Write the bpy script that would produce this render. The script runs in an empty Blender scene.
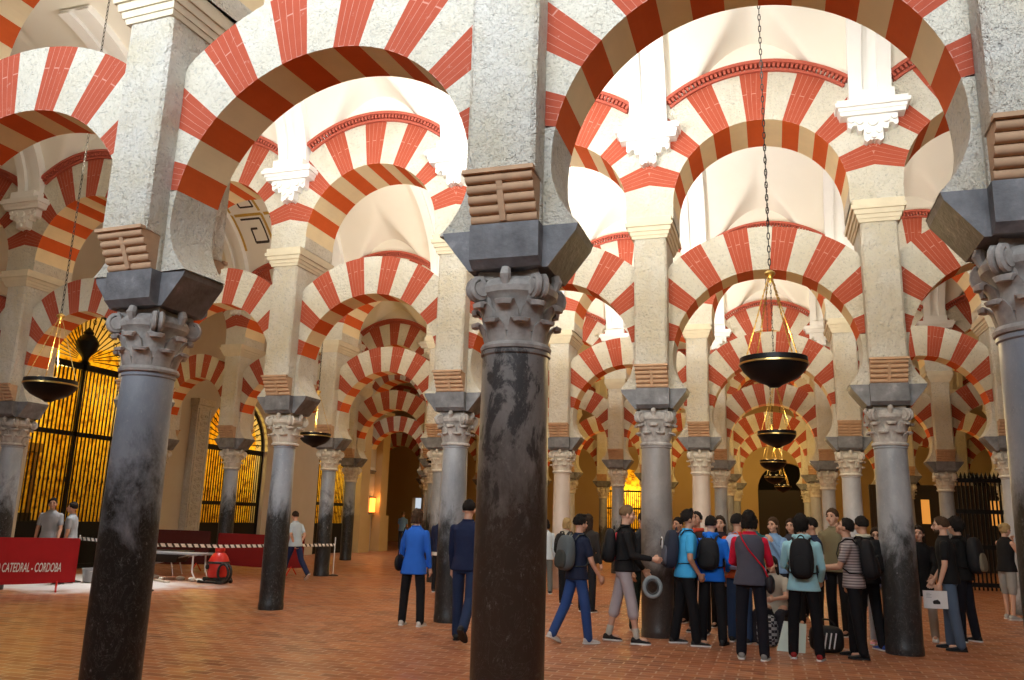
import bpy, bmesh, math, random
# Forest of striped double arches in an old prayer hall, tour groups below.
EXPOSURE = 0.0
OIL = 65
SKY = 0.7
SKY_BLOCK_TOP = 5.2  # top of the unseen wall added to block sky fill
DAY = (.96, .98, 1.0); COOL = (.84, .92, 1.0); WARM = (1.0, .66, .20); GOLD = (1.0, .72, .18)
# skylights cut in the vault of each aisle: (x, offset from aisle centre line, half width, half depth)
VAULT_HOLES = [
    [(-3.3, 0, .8, .9), (3.3, 0, .7, .8)],
    [(-3.3, 0, .8, .9), (-13.0, -.6, .8, .8), (3.3, 0, .6, .6)],
    [(-3.3, 0, .7, .8)],
    [(-15.0, 0, .8, .8)],
    [(-3.3, 0, .9, .9), (-9.8, 0, .9, .9), (3.3, 0, .9, .9)],
]
# name, location, target, size x, size y, watts, colour, spread : daylight coming down each skylight shaft, then added fill lights that have no visible source
LIGHTS_AREA = [
    ('skylight_near', (-3.3, 8.98, 10.6), (-3.3, 8.98, 0), 1.5, 1.7, 30, DAY, 170),
    ('skylight_mid', (-3.3, 16.18, 10.6), (-3.3, 16.18, 0), 1.5, 1.7, 50, DAY, 170),
    ('skylight_works', (-13.0, 15.58, 10.6), (-13.6, 14.6, 0), 1.5, 1.5, 80, DAY, 40),
    ('skylight_left_far', (-15.0, 30.6, 10.6), (-15.0, 30.6, 0), 1.5, 1.5, 120, DAY, 120),
    ('fill_behind', (-3.0, -1.9, 6.6), (-3.0, 5.4, 7.0), 13, 1.6, 500, COOL, 75),  # unseen fill added to brighten the near pier fronts, no window modelled
    ('fill_behind_wide', (-3.0, -1.9, 8.2), (-3.0, 5.4, 5.2), 12, 1.5, 40, COOL, 140),  # wider, weaker fill added behind the camera
]
for _x, _y, _p, _c in ((-3.3, 8.3, 290, DAY), (-9.8, 8.6, 60, (1, .9, .72)), (-6.6, 8.6, 90, DAY), (0.2, 8.6, 24, DAY), (3.3, 8.6, 26, DAY),
                       (-3.3, 15.6, 250, DAY), (-6.6, 15.8, 120, (1, .9, .75)), (0, 15.8, 25, DAY), (-9.8, 15.8, 60, (1, .9, .75)), (3.3, 15.8, 60, (1, .92, .8)),
                       (-3.3, 23.2, 220, DAY), (0, 23.4, 90, (1, .88, .66)), (-9.8, 23.4, 40, WARM), (-6.6, 23.4, 60, (1, .8, .5))):
    LIGHTS_AREA.append(('vault_fill', (_x, _y, 6.6), (_x, _y+.6, 10), .5, .5, _p, _c, 170))  # unseen upward fills added in the aisles to brighten the vaults, no fixtures
for _x, _p in ((-9.8, 14), (-6.5, 26), (-3.3, 42), (0, 34), (3.3, 20)):
    LIGHTS_AREA.append(('arch_top_fill', (_x, 6.3, 6.5), (_x, 12.6, 6.4), 1.2, .25, _p*1.25, (1, .94, .76), 90))  # unseen fills added over the arches to brighten the next row's pier fronts
    LIGHTS_AREA.append(('arch_top_fill', (_x, 13.5, 6.5), (_x, 19.8, 6.4), 1.2, .25, _p*.8, (1, .90, .70), 90))
LIGHTS_POINT = []
for _x in (-4.9, .6):
    for _y, _p in ((30.6, 150), (37.8, 190), (45.2, 80)): LIGHTS_POINT.append(('warm_lamp', (_x, _y, 4.8), _p, WARM, .15))
LIGHTS_POINT.append(('warm_lamp', (-13, 37.8, 4.8), 50, WARM, .15))
for _y, _z, _p in ((17.25, 4.8, 170), (24.1, 3.8, 180), (31.0, 3.6, 160)): LIGHTS_POINT.append(('chapel_lamp', (-18.7, _y, _z), _p, GOLD, .25))
LIGHTS_POINT.append(('wall_lamp_light', (-17.2, 34.3, 2.3), 14, (1, .35, .08), .1))
LIGHTS_POINT.append(('gilded_chapel_light', (-8.2, 49.6, 3.2), 100, GOLD, .2))
from mathutils import Vector, Matrix
PI = math.pi
R = math.radians
SC = bpy.context.scene
COL = SC.collection

# ------------------------------------------------------------------ camera
H_EYE = 1.62
F_PX, YAW, PIT, ROLL = 810.45, -0.3108, 0.2170, 0.0289
_cy, _sy, _cp, _sp = math.cos(YAW), math.sin(YAW), math.cos(PIT), math.sin(PIT)
FW = Vector((_sy*_cp, _cy*_cp, _sp)); _r = Vector((_cy, -_sy, 0)); _u = _r.cross(FW)
RT = _r*math.cos(ROLL) + _u*math.sin(ROLL); UP = _u*math.cos(ROLL) - _r*math.sin(ROLL)
cd = bpy.data.cameras.new('camera'); cd.sensor_width = 36; cd.lens = F_PX*36/1024
cd.clip_start = 0.05; cd.clip_end = 300
cam = bpy.data.objects.new('camera', cd); COL.objects.link(cam)
M3 = Matrix((RT, UP, -FW)).transposed()
cam.matrix_world = Matrix.Translation((0, 0, H_EYE)) @ M3.to_4x4()
SC.camera = cam

def proj(P):
    d = Vector(P)-Vector((0, 0, H_EYE)); z = d.dot(FW)
    if z < .1: return (-9999, -9999)
    return (512+F_PX*d.dot(RT)/z, 340-F_PX*d.dot(UP)/z)

# ------------------------------------------------------------------ world, exposure, big lights
SC.view_settings.view_transform = 'Standard'
SC.view_settings.look = 'None'
SC.view_settings.exposure = EXPOSURE
SC.view_settings.gamma = 1
SC.view_settings.use_curve_mapping = False
SC.cycles.use_denoising = True
SC.cycles.max_bounces = 6
SC.cycles.diffuse_bounces = 4
SC.cycles.caustics_reflective = False
SC.cycles.caustics_refractive = False
SC.cycles.sample_clamp_indirect = 6
W = bpy.data.worlds.new('sky'); SC.world = W; W.use_nodes = True
W.node_tree.nodes['Background'].inputs[0].default_value = (.82, .91, 1, 1)
W.node_tree.nodes['Background'].inputs[1].default_value = SKY

def area(name, loc, target, sx, sy, power, col=(1, 1, 1), spread=180):
    l = bpy.data.lights.new(name, 'AREA'); l.shape = 'RECTANGLE'; l.size = sx; l.size_y = sy
    l.energy = power; l.color = col; l.spread = R(spread)
    o = bpy.data.objects.new(name, l); COL.objects.link(o); o.location = loc
    d = Vector(target)-Vector(loc); o.rotation_euler = d.to_track_quat('-Z', 'Y').to_euler()
    return o
def point(name, loc, power, col, rad=.1):
    l = bpy.data.lights.new(name, 'POINT'); l.energy = power; l.color = col; l.shadow_soft_size = rad
    o = bpy.data.objects.new(name, l); COL.objects.link(o); o.location = loc
    return o

YR = [5.39, 12.58, 19.79, 27.0, 34.2, 41.4]       # arcade lines, nearest first
YZ = -1.8                                          # the line behind the camera
S = 3.27
for L in LIGHTS_AREA: area(*L)
for L in LIGHTS_POINT: point(*L)

# ------------------------------------------------------------------ helpers
def tag(o, label=None, cat=None, group=None, kind=None):
    if label: o['label'] = label
    if cat: o['category'] = cat
    if group: o['group'] = group
    if kind: o['kind'] = kind
    return o

class MB:
    def __init__(s): s.v = []; s.f = []; s.m = []; s.uv = {}
    def add(s, vs, fs, mi=0, uvs=None):
        b = len(s.v); s.v += [tuple(v) for v in vs]
        for i, f in enumerate(fs):
            if uvs: s.uv[len(s.f)] = [uvs[j] for j in f]
            s.f.append(tuple(b+j for j in f)); s.m.append(mi)
        return s
    def box(s, x0, x1, y0, y1, z0, z1, mi=0, tx=0, ty=0):
        # tx, ty widen the top by that much on each side
        vs = [(x0, y0, z0), (x1, y0, z0), (x1, y1, z0), (x0, y1, z0),
              (x0-tx, y0-ty, z1), (x1+tx, y0-ty, z1), (x1+tx, y1+ty, z1), (x0-tx, y1+ty, z1)]
        return s.add(vs, [(3, 2, 1, 0), (4, 5, 6, 7), (0, 1, 5, 4), (1, 2, 6, 5), (2, 3, 7, 6), (3, 0, 4, 7)], mi)
    def prism(s, poly, y0, y1, mi=0):          # polygon in x,z pushed along y
        n = len(poly)
        vs = [(x, y0, z) for x, z in poly]+[(x, y1, z) for x, z in poly]
        fs = [tuple(range(n)), tuple(range(2*n-1, n-1, -1))]
        fs += [(i, i+n, (i+1) % n+n, (i+1) % n) for i in range(n)]
        return s.add(vs, fs, mi)
    def lathe(s, prof, n=24, c=(0, 0), mi=0, capb=True, capt=True):
        vs = []
        for r, z in prof:
            for i in range(n):
                a = 2*PI*i/n; vs.append((c[0]+r*math.cos(a), c[1]+r*math.sin(a), z))
        fs = []
        for k in range(len(prof)-1):
            for i in range(n):
                j = (i+1) % n; fs.append((k*n+i, k*n+j, (k+1)*n+j, (k+1)*n+i))
        if capb: fs.append(tuple(range(n-1, -1, -1)))
        if capt: fs.append(tuple((len(prof)-1)*n+i for i in range(n)))
        return s.add(vs, fs, mi)
    def tube(s, pts, r, n=8, mi=0, closed=False, flat=1.0):
        pts = [Vector(p) for p in pts]; m = len(pts); vs = []; rs = r if isinstance(r, (list, tuple)) else [r]*m
        up = Vector((0, 0, 1)); prev = None
        for i, p in enumerate(pts):
            a = pts[(i-1) % m] if (i > 0 or closed) else p
            b = pts[(i+1) % m] if (i < m-1 or closed) else p
            t = (b-a).normalized()
            if prev is None:
                ref = up if abs(t.z) < .9 else Vector((1, 0, 0)); nx = t.cross(ref).normalized()
            else:
                nx = prev-t*prev.dot(t)
                nx = nx.normalized() if nx.length > 1e-6 else t.orthogonal().normalized()
            prev = nx; ny = t.cross(nx)
            for k in range(n):
                a_ = 2*PI*k/n; vs.append(p+nx*math.cos(a_)*rs[i]+ny*math.sin(a_)*rs[i]*flat)
        fs = []
        for i in range(m if closed else m-1):
            j = (i+1) % m
            for k in range(n):
                l = (k+1) % n; fs.append((i*n+k, j*n+k, j*n+l, i*n+l))
        if not closed:
            fs.append(tuple(range(n))); fs.append(tuple((m-1)*n+k for k in range(n-1, -1, -1)))
        return s.add(vs, fs, mi)
    def mesh(s, name, mats, smooth=None):
        me = bpy.data.meshes.new(name); me.from_pydata(s.v, [], s.f)
        for m in (mats if isinstance(mats, (list, tuple)) else [mats]): me.materials.append(m)
        me.polygons.foreach_set('material_index', s.m)
        if s.uv:
            ul = me.uv_layers.new(name='uv')
            for p in me.polygons:
                if p.index in s.uv:
                    for li, uv in zip(p.loop_indices, s.uv[p.index]): ul.data[li].uv = uv
        bm = bmesh.new(); bm.from_mesh(me); bmesh.ops.recalc_face_normals(bm, faces=bm.faces); bm.to_mesh(me); bm.free()
        if smooth is not None:
            me.polygons.foreach_set('use_smooth', [True]*len(me.polygons))
            me.set_sharp_from_angle(angle=R(smooth))
        me.update(); return me
    def build(s, name, mats, parent=None, smooth=None, loc=None):
        return link(name, s.mesh(name, mats, smooth), parent, loc)
def link(name, me, parent=None, loc=None):
    o = bpy.data.objects.new(name, me); COL.objects.link(o)
    if parent: o.parent = parent
    if loc: o.location = loc
    return o
def empty(name, loc, rz=0, sc=(1, 1, 1)):
    o = bpy.data.objects.new(name, None); COL.objects.link(o); o.location = loc; o.rotation_euler = (0, 0, rz)
    o.scale = sc; o.empty_display_size = .1; return o
def copy_tree(o, parent=None):
    c = o.copy(); COL.objects.link(c); c.parent = parent
    for ch in [x for x in o.children]: copy_tree(ch, c)
    return c

# ------------------------------------------------------------------ materials
class NT:
    def __init__(s, name):
        s.m = bpy.data.materials.new(name); s.m.use_nodes = True; s.t = s.m.node_tree
        s.b = s.t.nodes['Principled BSDF']; s.L = s.t.links
    def n(s, t, **kw):
        x = s.t.nodes.new('ShaderNode'+t)
        for k, v in kw.items():
            if k.startswith('i_'):
                k = k[2:]; x.inputs[int(k) if k.isdigit() else k.replace('_', ' ')].default_value = v
            else: setattr(x, k, v)
        return x
    def link(s, a, b): s.L.new(a, b)
    def coord(s, obj=True, scale=(1, 1, 1)):
        c = s.n('TexCoord'); g = s.n('Mapping'); g.inputs['Scale'].default_value = scale
        s.link(c.outputs['Object' if obj else 'Generated'], g.inputs[0])
        if obj:                                   # every copy gets its own piece of the pattern
            oi = s.n('ObjectInfo'); mm = s.n('Math', operation='MULTIPLY'); s.link(oi.outputs['Random'], mm.inputs[0]); mm.inputs[1].default_value = 37
            cb = s.n('CombineXYZ'); s.link(mm.outputs[0], cb.inputs[0]); s.link(mm.outputs[0], cb.inputs[1]); s.link(cb.outputs[0], g.inputs['Location'])
        return g.outputs[0]
    def noise(s, vec, sc, det=4, rough=.55, dist=0):
        x = s.n('TexNoise'); x.inputs['Scale'].default_value = sc; x.inputs['Detail'].default_value = det
        x.inputs['Roughness'].default_value = rough; x.inputs['Distortion'].default_value = dist; s.link(vec, x.inputs['Vector']); return x.outputs['Fac']
    def ramp(s, fac, stops, mode='LINEAR'):
        x = s.n('ValToRGB'); x.color_ramp.interpolation = mode; e = x.color_ramp.elements
        while len(e) < len(stops): e.new(.5)
        for i, (p, c) in enumerate(stops):
            e[i].position = p; e[i].color = (*c, 1) if len(c) == 3 else c
        s.link(fac, x.inputs[0]); return x.outputs[0]
    def mix(s, fac, a, b, mode='MIX'):
        x = s.n('MixRGB', blend_type=mode)
        for i, v in enumerate((fac, a, b)):
            if hasattr(v, 'links'): s.link(v, x.inputs[i])
            elif i == 0: x.inputs[0].default_value = v
            else: x.inputs[i].default_value = (*v, 1)
        return x.outputs[0]
    def bump(s, h, st=.3, d=.02, prev=None):
        x = s.n('Bump'); x.inputs['Strength'].default_value = st; x.inputs['Distance'].default_value = d; s.link(h, x.inputs['Height'])
        if prev: s.link(prev, x.inputs['Normal'])
        return x.outputs[0]
    def out(s, col=None, rough=.7, metal=0, nrm=None, spec=.5):
        if col is not None:
            if hasattr(col, 'links'): s.link(col, s.b.inputs['Base Color'])
            else: s.b.inputs['Base Color'].default_value = (*col, 1)
        if hasattr(rough, 'links'): s.link(rough, s.b.inputs['Roughness'])
        else: s.b.inputs['Roughness'].default_value = rough
        s.b.inputs['Metallic'].default_value = metal
        s.b.inputs['Specular IOR Level'].default_value = spec
        if nrm: s.link(nrm, s.b.inputs['Normal'])
        return s.m

def plain(name, col, rough=.6, metal=0, emit=None, es=1, vary=.12, sc=6):
    n = NT(name); v = n.coord(); f = n.noise(v, sc, 3)
    c = n.mix(f, tuple(x*(1-vary) for x in col), tuple(min(1, x*(1+vary)) for x in col))
    m = n.out(c, rough, metal, spec=.4)
    if emit: n.b.inputs['Emission Color'].default_value = (*emit, 1); n.b.inputs['Emission Strength'].default_value = es
    return m

def stone(name, a, b, pit=.6, st=.5):
    n = NT(name); v = n.coord()
    f = n.noise(v, 2.2, 5); g = n.noise(v, 26, 4, .7); k = n.noise(v, 60, 2)
    c = n.mix(n.ramp(f, [(.3, (0, 0, 0)), (.7, (1, 1, 1))]), a, b)
    pitm = n.ramp(g, [(.34, (0, 0, 0)), (.44, (1, 1, 1))])
    c = n.mix(n.n('Math', operation='MULTIPLY').outputs[0] if False else pitm, tuple(x*pit for x in a), c)
    big = n.noise(v, 7, 5, .65)
    nb = n.bump(g, st, .05); nb = n.bump(k, st*.6, .02, nb); nb = n.bump(big, st, .07, nb)
    return n.out(c, .9, nrm=nb, spec=.2)
M = {}
M['stone'] = stone('weathered_limestone', (.74, .71, .64), (.68, .61, .46), .72, .9)
M['voussoir_white'] = stone('pale_voussoir_stone', (.74, .70, .60), (.68, .62, .49), .75, .8)
M['cornice'] = plain('cream_moulding', (.66, .58, .42), .8)
M['stucco'] = plain('white_stucco', (.84, .83, .80), .7, vary=.04)
n = NT('vault_plaster'); v = n.coord(); f = n.noise(v, .6, 4)
M['vault'] = n.out(n.mix(f, (.86, .83, .75), (.74, .69, .58)), .85, nrm=n.bump(n.noise(v, 9, 4), .08, .02), spec=.2)
n = NT('ochre_wall_plaster'); v = n.coord(); f = n.noise(v, .9, 5)
M['ochre'] = n.out(n.mix(f, (.56, .40, .18), (.66, .50, .27)), .85, nrm=n.bump(n.noise(v, 14, 4), .12, .02), spec=.2)
n = NT('pale_wall_plaster'); v = n.coord(); f = n.noise(v, 1.2, 5)
M['wall'] = n.out(n.mix(f, (.60, .54, .44), (.50, .43, .33)), .85, nrm=n.bump(n.noise(v, 18, 4), .2, .02), spec=.2)
M['soffit_white'] = plain('cream_soffit_plaster', (.84, .69, .42), .8, vary=.1, sc=4)
def red(name, a, b, lines):
    n = NT(name); v = n.coord(); f = n.noise(v, 5, 4); c = n.mix(f, a, b)
    g = n.noise(v, 30, 3)
    if lines:
        uv = n.n('UVMap'); uv.uv_map = 'uv'; br = n.n('TexBrick'); n.link(uv.outputs[0], br.inputs['Vector'])
        br.inputs['Scale'].default_value = 1; br.inputs['Brick Width'].default_value = .9; br.inputs['Row Height'].default_value = .2
        br.inputs['Mortar Size'].default_value = .008; br.inputs['Mortar Smooth'].default_value = .3
        br.inputs['Color1'].default_value = (0, 0, 0, 1); br.inputs['Color2'].default_value = (0, 0, 0, 1); br.inputs['Mortar'].default_value = (1, 1, 1, 1)
        c = n.mix(n.mix(.4, (0, 0, 0), br.outputs['Color']), c, (.72, .45, .36))
        nb = n.bump(g, .3, .02)
        wear = n.ramp(n.noise(v, 14, 5, .7), [(.62, (0, 0, 0)), (.74, (.5, .5, .5))]); c = n.mix(wear, c, (.62, .40, .32))
    else: nb = n.bump(g, .15, .01)
    return n.out(c, .85, nrm=nb, spec=.2)
M['red'] = red('red_brick_voussoir', (.40, .085, .045), (.33, .06, .03), True)
M['red_soffit'] = red('red_painted_soffit', (.72, .13, .026), (.60, .10, .02), False)
M['dentil'] = plain('red_dentil_stone', (.42, .09, .055), .8)
M['modillion'] = plain('brown_brick_rolls', (.52, .33, .20), .85, vary=.25, sc=9)
n = NT('black_impost_stone'); v = n.coord(); f = n.noise(v, 5, 5, .6); g = n.noise(v, 30, 3)
M['impost'] = n.out(n.ramp(f, [(.3, (.09, .09, .095)), (.62, (.20, .20, .21)), (.8, (.42, .41, .40))]), .6, nrm=n.bump(g, .25, .02))
n = NT('carved_grey_marble'); v = n.coord(); f = n.noise(v, 7, 5, .6)
M['capital'] = n.out(n.ramp(f, [(.3, (.26, .23, .21)), (.55, (.45, .42, .39)), (.75, (.62, .58, .53))]), .65, nrm=n.bump(n.noise(v, 25, 3), .25, .01))
n = NT('carved_white_marble'); v = n.coord(); f = n.noise(v, 7, 5, .6)
M['capital_pale'] = n.out(n.ramp(f, [(.3, (.50, .45, .38)), (.7, (.72, .67, .58))]), .65, nrm=n.bump(n.noise(v, 25, 3), .2, .01))

def marble(name, lo, hi, vein, foot_tone, patch=None, patch_t=.6, gz=1.9, stre=.8):
    # polished shaft stone: cloud colour, white scratches and veins, and a darker tone in uneven patches towards the foot
    n = NT(name); v = n.coord(scale=(1, 1, .6)); f = n.noise(v, 2.5, 6, .62, .3)
    c = n.mix(n.ramp(f, [(.32, (0, 0, 0)), (.68, (1, 1, 1))]), lo, hi)
    if patch:
        pm = n.ramp(n.noise(v, 4.2, 9, .68, .5), [(patch_t-.03, (0, 0, 0)), (patch_t+.02, (1, 1, 1))]); c = n.mix(pm, c, patch)
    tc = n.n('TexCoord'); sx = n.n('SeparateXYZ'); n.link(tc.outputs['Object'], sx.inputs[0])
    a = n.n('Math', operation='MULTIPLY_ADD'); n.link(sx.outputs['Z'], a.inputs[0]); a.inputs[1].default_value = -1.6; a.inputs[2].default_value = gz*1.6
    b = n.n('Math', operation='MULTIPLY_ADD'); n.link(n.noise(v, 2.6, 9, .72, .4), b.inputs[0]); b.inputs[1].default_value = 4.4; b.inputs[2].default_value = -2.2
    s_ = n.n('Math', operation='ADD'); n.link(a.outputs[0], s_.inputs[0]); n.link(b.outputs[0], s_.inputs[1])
    gm = n.ramp(s_.outputs[0], [(.0, (0, 0, 0)), (.95, (1, 1, 1))]); c = n.mix(gm, c, foot_tone)
    vm = n.ramp(n.noise(v, 5, 9, .72, 2.2), [(.495, (0, 0, 0)), (.50, (1, 1, 1)), (.507, (0, 0, 0))])
    vt = n.ramp(n.noise(v, 22, 9, .85, 0), [(.585, (0, 0, 0)), (.64, (1, 1, 1))])
    c = n.mix(n.mix(.35*stre, (0, 0, 0), vm), c, vein); c = n.mix(n.mix(.55*stre, (0, 0, 0), vt), c, vein)
    return n.out(c, .38, nrm=n.bump(n.noise(v, 12, 5), .12, .02), spec=.45)
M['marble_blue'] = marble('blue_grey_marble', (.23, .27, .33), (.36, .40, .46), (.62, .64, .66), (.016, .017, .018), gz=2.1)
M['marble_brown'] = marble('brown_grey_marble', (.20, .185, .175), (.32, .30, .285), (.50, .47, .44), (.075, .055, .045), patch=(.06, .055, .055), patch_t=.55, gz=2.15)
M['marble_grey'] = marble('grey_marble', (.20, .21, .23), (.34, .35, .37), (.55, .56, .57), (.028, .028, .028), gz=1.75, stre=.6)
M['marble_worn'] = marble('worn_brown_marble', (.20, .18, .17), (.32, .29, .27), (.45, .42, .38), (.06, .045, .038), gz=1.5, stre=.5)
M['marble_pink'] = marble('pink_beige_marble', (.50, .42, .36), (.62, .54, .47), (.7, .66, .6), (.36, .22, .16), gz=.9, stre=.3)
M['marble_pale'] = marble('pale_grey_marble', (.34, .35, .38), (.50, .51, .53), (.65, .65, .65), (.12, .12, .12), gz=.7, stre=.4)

# floor of small terracotta tiles
n = NT('terracotta_tiles'); tc = n.n('TexCoord'); mp = n.n('Mapping'); mp.inputs['Rotation'].default_value = (0, 0, 0); n.link(tc.outputs['Object'], mp.inputs[0])
br = n.n('TexBrick'); n.link(mp.outputs[0], br.inputs['Vector']); br.offset = .5
for k_, v_ in (('Scale', 1), ('Brick Width', .29), ('Row Height', .145), ('Mortar Size', .011), ('Mortar Smooth', .2), ('Bias', 0)): br.inputs[k_].default_value = v_
br.inputs['Color1'].default_value = (.0, .0, .0, 1); br.inputs['Color2'].default_value = (1, 1, 1, 1); br.inputs['Mortar'].default_value = (.5, .5, .5, 1)
tile = n.ramp(br.outputs['Color'], [(0, (.18, .05, .018)), (.3, (.36, .115, .04)), (.6, (.50, .20, .08)), (.8, (.27, .075, .026)), (1, (.40, .135, .052))])
col = n.mix(br.outputs['Fac'], tile, (.58, .42, .31))
cl = n.noise(mp.outputs[0], .45, 4); col = n.mix(n.ramp(cl, [(.35, (0, 0, 0)), (.65, (.5, .5, .5))]), col, (.42, .13, .045))
# pale building dust by the left wall, with the daylight pool painted in too
sx = n.n('SeparateXYZ'); n.link(tc.outputs['Object'], sx.inputs[0])
def _m(op, a, b=None, c=None):
    x = n.n('Math', operation=op)
    for i, q in enumerate((a, b, c)):
        if q is None: continue
        if hasattr(q, 'links'): n.link(q, x.inputs[i])
        else: x.inputs[i].default_value = q
    return x.outputs[0]
dx = _m('DIVIDE', _m('ADD', sx.outputs['X'], 15.3), 4.0); dy = _m('DIVIDE', _m('SUBTRACT', sx.outputs['Y'], 14.6), 2.4)
dd = _m('SQRT', _m('ADD', _m('MULTIPLY', dx, dx), _m('MULTIPLY', dy, dy)))
dd = _m('ADD', dd, _m('MULTIPLY', _m('SUBTRACT', n.noise(mp.outputs[0], .8, 5), .5), 1.2))
dm = n.ramp(dd, [(.72, (.9, .9, .9)), (1.15, (0, 0, 0))]); col = n.mix(dm, col, (.66, .64, .62))
nb = n.bump(br.outputs['Fac'], .5, -.004); nb = n.bump(n.noise(mp.outputs[0], 4, 4), .12, .01, nb)
rg = n.ramp(n.noise(mp.outputs[0], 3, 4), [(.3, (.30, .30, .30)), (.7, (.5, .5, .5))])
M['floor'] = n.out(col, rg, nrm=nb, spec=.35)
M['brass'] = plain('brass', (.65, .45, .15), .3, 1)
M['black_metal'] = plain('blackened_metal', (.012, .012, .012), .45, .6)
M['chain'] = plain('iron_chain', (.05, .045, .04), .5, .7)
n = NT('gilded_wall'); v = n.coord(); f = n.noise(v, 5, 6, .65); M['gold'] = n.out(n.ramp(f, [(.36, (.35, .16, .015)), (.5, (.95, .62, .04)), (.65, (1, .80, .10))]), .5, nrm=n.bump(f, .6, .05))
M['gold_dark'] = plain('dark_gilding', (.22, .12, .03), .5, .2)
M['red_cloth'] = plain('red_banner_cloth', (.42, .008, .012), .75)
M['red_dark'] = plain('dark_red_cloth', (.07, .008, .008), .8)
M['lettering'] = plain('white_lettering', (.8, .78, .76), .7)
M['red_paint'] = plain('red_paint', (.62, .03, .02), .35)
M['dark_wood'] = plain('dark_wood', (.03, .02, .014), .6)
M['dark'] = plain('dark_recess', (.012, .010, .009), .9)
M['white_plastic'] = plain('white_plastic', (.8, .8, .8), .4)
M['grey_plastic'] = plain('grey_plastic', (.3, .31, .33), .5)
M['rubber'] = plain('black_rubber', (.015, .015, .015), .5)
M['steel'] = plain('steel_tube', (.6, .6, .6), .3, 1)
M['glow_pane'] = plain('lit_oil_glass', (.9, .7, .35), .4, 0, (1, .72, .3), 3)

# ------------------------------------------------------------------ building elements (canonical bay, arch centred on x = 0)
HS = S/2
PW, PD, AT = .25, .5, .25                    # pier half width, pier half depth, lower arch half thickness
ZN, ZI0, ZI1 = 2.77, 3.32, 3.62              # shaft top, impost bottom and top

def lower_arch_mesh():
    b = MB(); r0, r1, zc = 1.335, 2.02, 4.08; uo = HS-PW
    def outer(t):
        c = abs(math.cos(t)); return min(r1, (uo/c) if c > 1e-6 else r1)
    N = 15; a0, a1 = R(12), R(168)
    def seg(ta, tb, mf, ms, sub=4, vou=0):
        for i in range(sub):
            t0 = ta+(tb-ta)*i/sub; t1 = ta+(tb-ta)*(i+1)/sub
            P = []
            for t in (t0, t1):
                for r in (r0, outer(t)): P.append((math.cos(t)*r, zc+math.sin(t)*r, r, (t-ta)/(tb-ta)))
            # P0 inner t0, P1 outer t0, P2 inner t1, P3 outer t1
            for y in (-AT, AT):
                b.add([(p[0], y, p[1]) for p in P], [(0, 1, 3, 2)], mf, [(p[2]-r0, p[3]) for p in P])
            for (i0, i1, mm) in ((0, 2, ms), (1, 3, mf)):
                q = [(P[i0][0], -AT, P[i0][1]), (P[i1][0], -AT, P[i1][1]), (P[i1][0], AT, P[i1][1]), (P[i0][0], AT, P[i0][1])]
                b.add(q, [(0, 1, 2, 3)], mm, [(0, P[i0][3]), (0, P[i1][3]), (.5, P[i1][3]), (.5, P[i0][3])])
    for i in range(N):
        redv = i % 2 == 0
        seg(a0+(a1-a0)*i/N, a0+(a1-a0)*(i+1)/N, 1 if redv else 0, 3 if redv else 2)
    for s in (1, -1):                       # the plain feet curving back in to the impost
        path = []
        for k in range(5): t = R(12)*(1-k/4); path.append((r0*math.cos(t), zc+r0*math.sin(t)))
        for k in range(1, 8):
            z = zc-(zc-ZI1)*k/7; path.append((r0*math.sqrt(max(0, 1-((zc-z)/.86)**2)), z))
        for k in range(len(path)-1):
            (u0, z0), (u1, z1) = path[k], path[k+1]
            for y in (-AT, AT): b.add([(s*u0, y, z0), (s*uo, y, z0), (s*uo, y, z1), (s*u1, y, z1)], [(0, 1, 2, 3)], 4)
            b.add([(s*u0, -AT, z0), (s*u1, -AT, z1), (s*u1, AT, z1), (s*u0, AT, z0)], [(0, 1, 2, 3)], 4)
    return b.mesh('horseshoe_arch', [M['voussoir_white'], M['red'], M['soffit_white'], M['red_soffit'], M['stone']], 25)

U0, U1, UZC = 1.27, 2.08, 6.50
def upper_arch_mesh():
    b = MB(); N = 15; T = PD-.02
    def outer(t):
        c = abs(math.cos(t)); return min(U1, (HS/c) if c > 1e-6 else U1)
    for i in range(N):
        redv = i % 2 == 1; mf, ms = (1, 3) if redv else (0, 2)
        ta, tb = PI*i/N, PI*(i+1)/N
        for k in range(4):
            t0 = ta+(tb-ta)*k/4; t1 = ta+(tb-ta)*(k+1)/4; P = []
            for t in (t0, t1):
                for r in (U0, outer(t)): P.append((math.cos(t)*r, UZC+math.sin(t)*r, r, (t-ta)/(tb-ta)))
            for y in (-T, T): b.add([(p[0], y, p[1]) for p in P], [(0, 1, 3, 2)], mf, [(p[2]-U0, p[3]) for p in P])
            for (i0, i1, mm) in ((0, 2, ms), (1, 3, mf)):
                q = [(P[i0][0], -T, P[i0][1]), (P[i1][0], -T, P[i1][1]), (P[i1][0], T, P[i1][1]), (P[i0][0], T, P[i0][1])]
                b.add(q, [(0, 1, 2, 3)], mm, [(0, P[i0][3]), (0, P[i1][3]), (.5, P[i1][3]), (.5, P[i0][3])])
    for s in (1, -1):
        for y in (-T, T): b.add([(s*U0, y, 6.27), (s*HS, y, 6.27), (s*HS, y, UZC), (s*U0, y, UZC)], [(0, 1, 2, 3)], 4)
        b.add([(s*U0, -T, 6.27), (s*U0, -T, UZC), (s*U0, T, UZC), (s*U0, T, 6.27)], [(0, 1, 2, 3)], 4)
    return b.mesh('upper_arch', [M['voussoir_white'], M['red'], M['soffit_white'], M['red_soffit'], M['voussoir_white']], 25)

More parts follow.
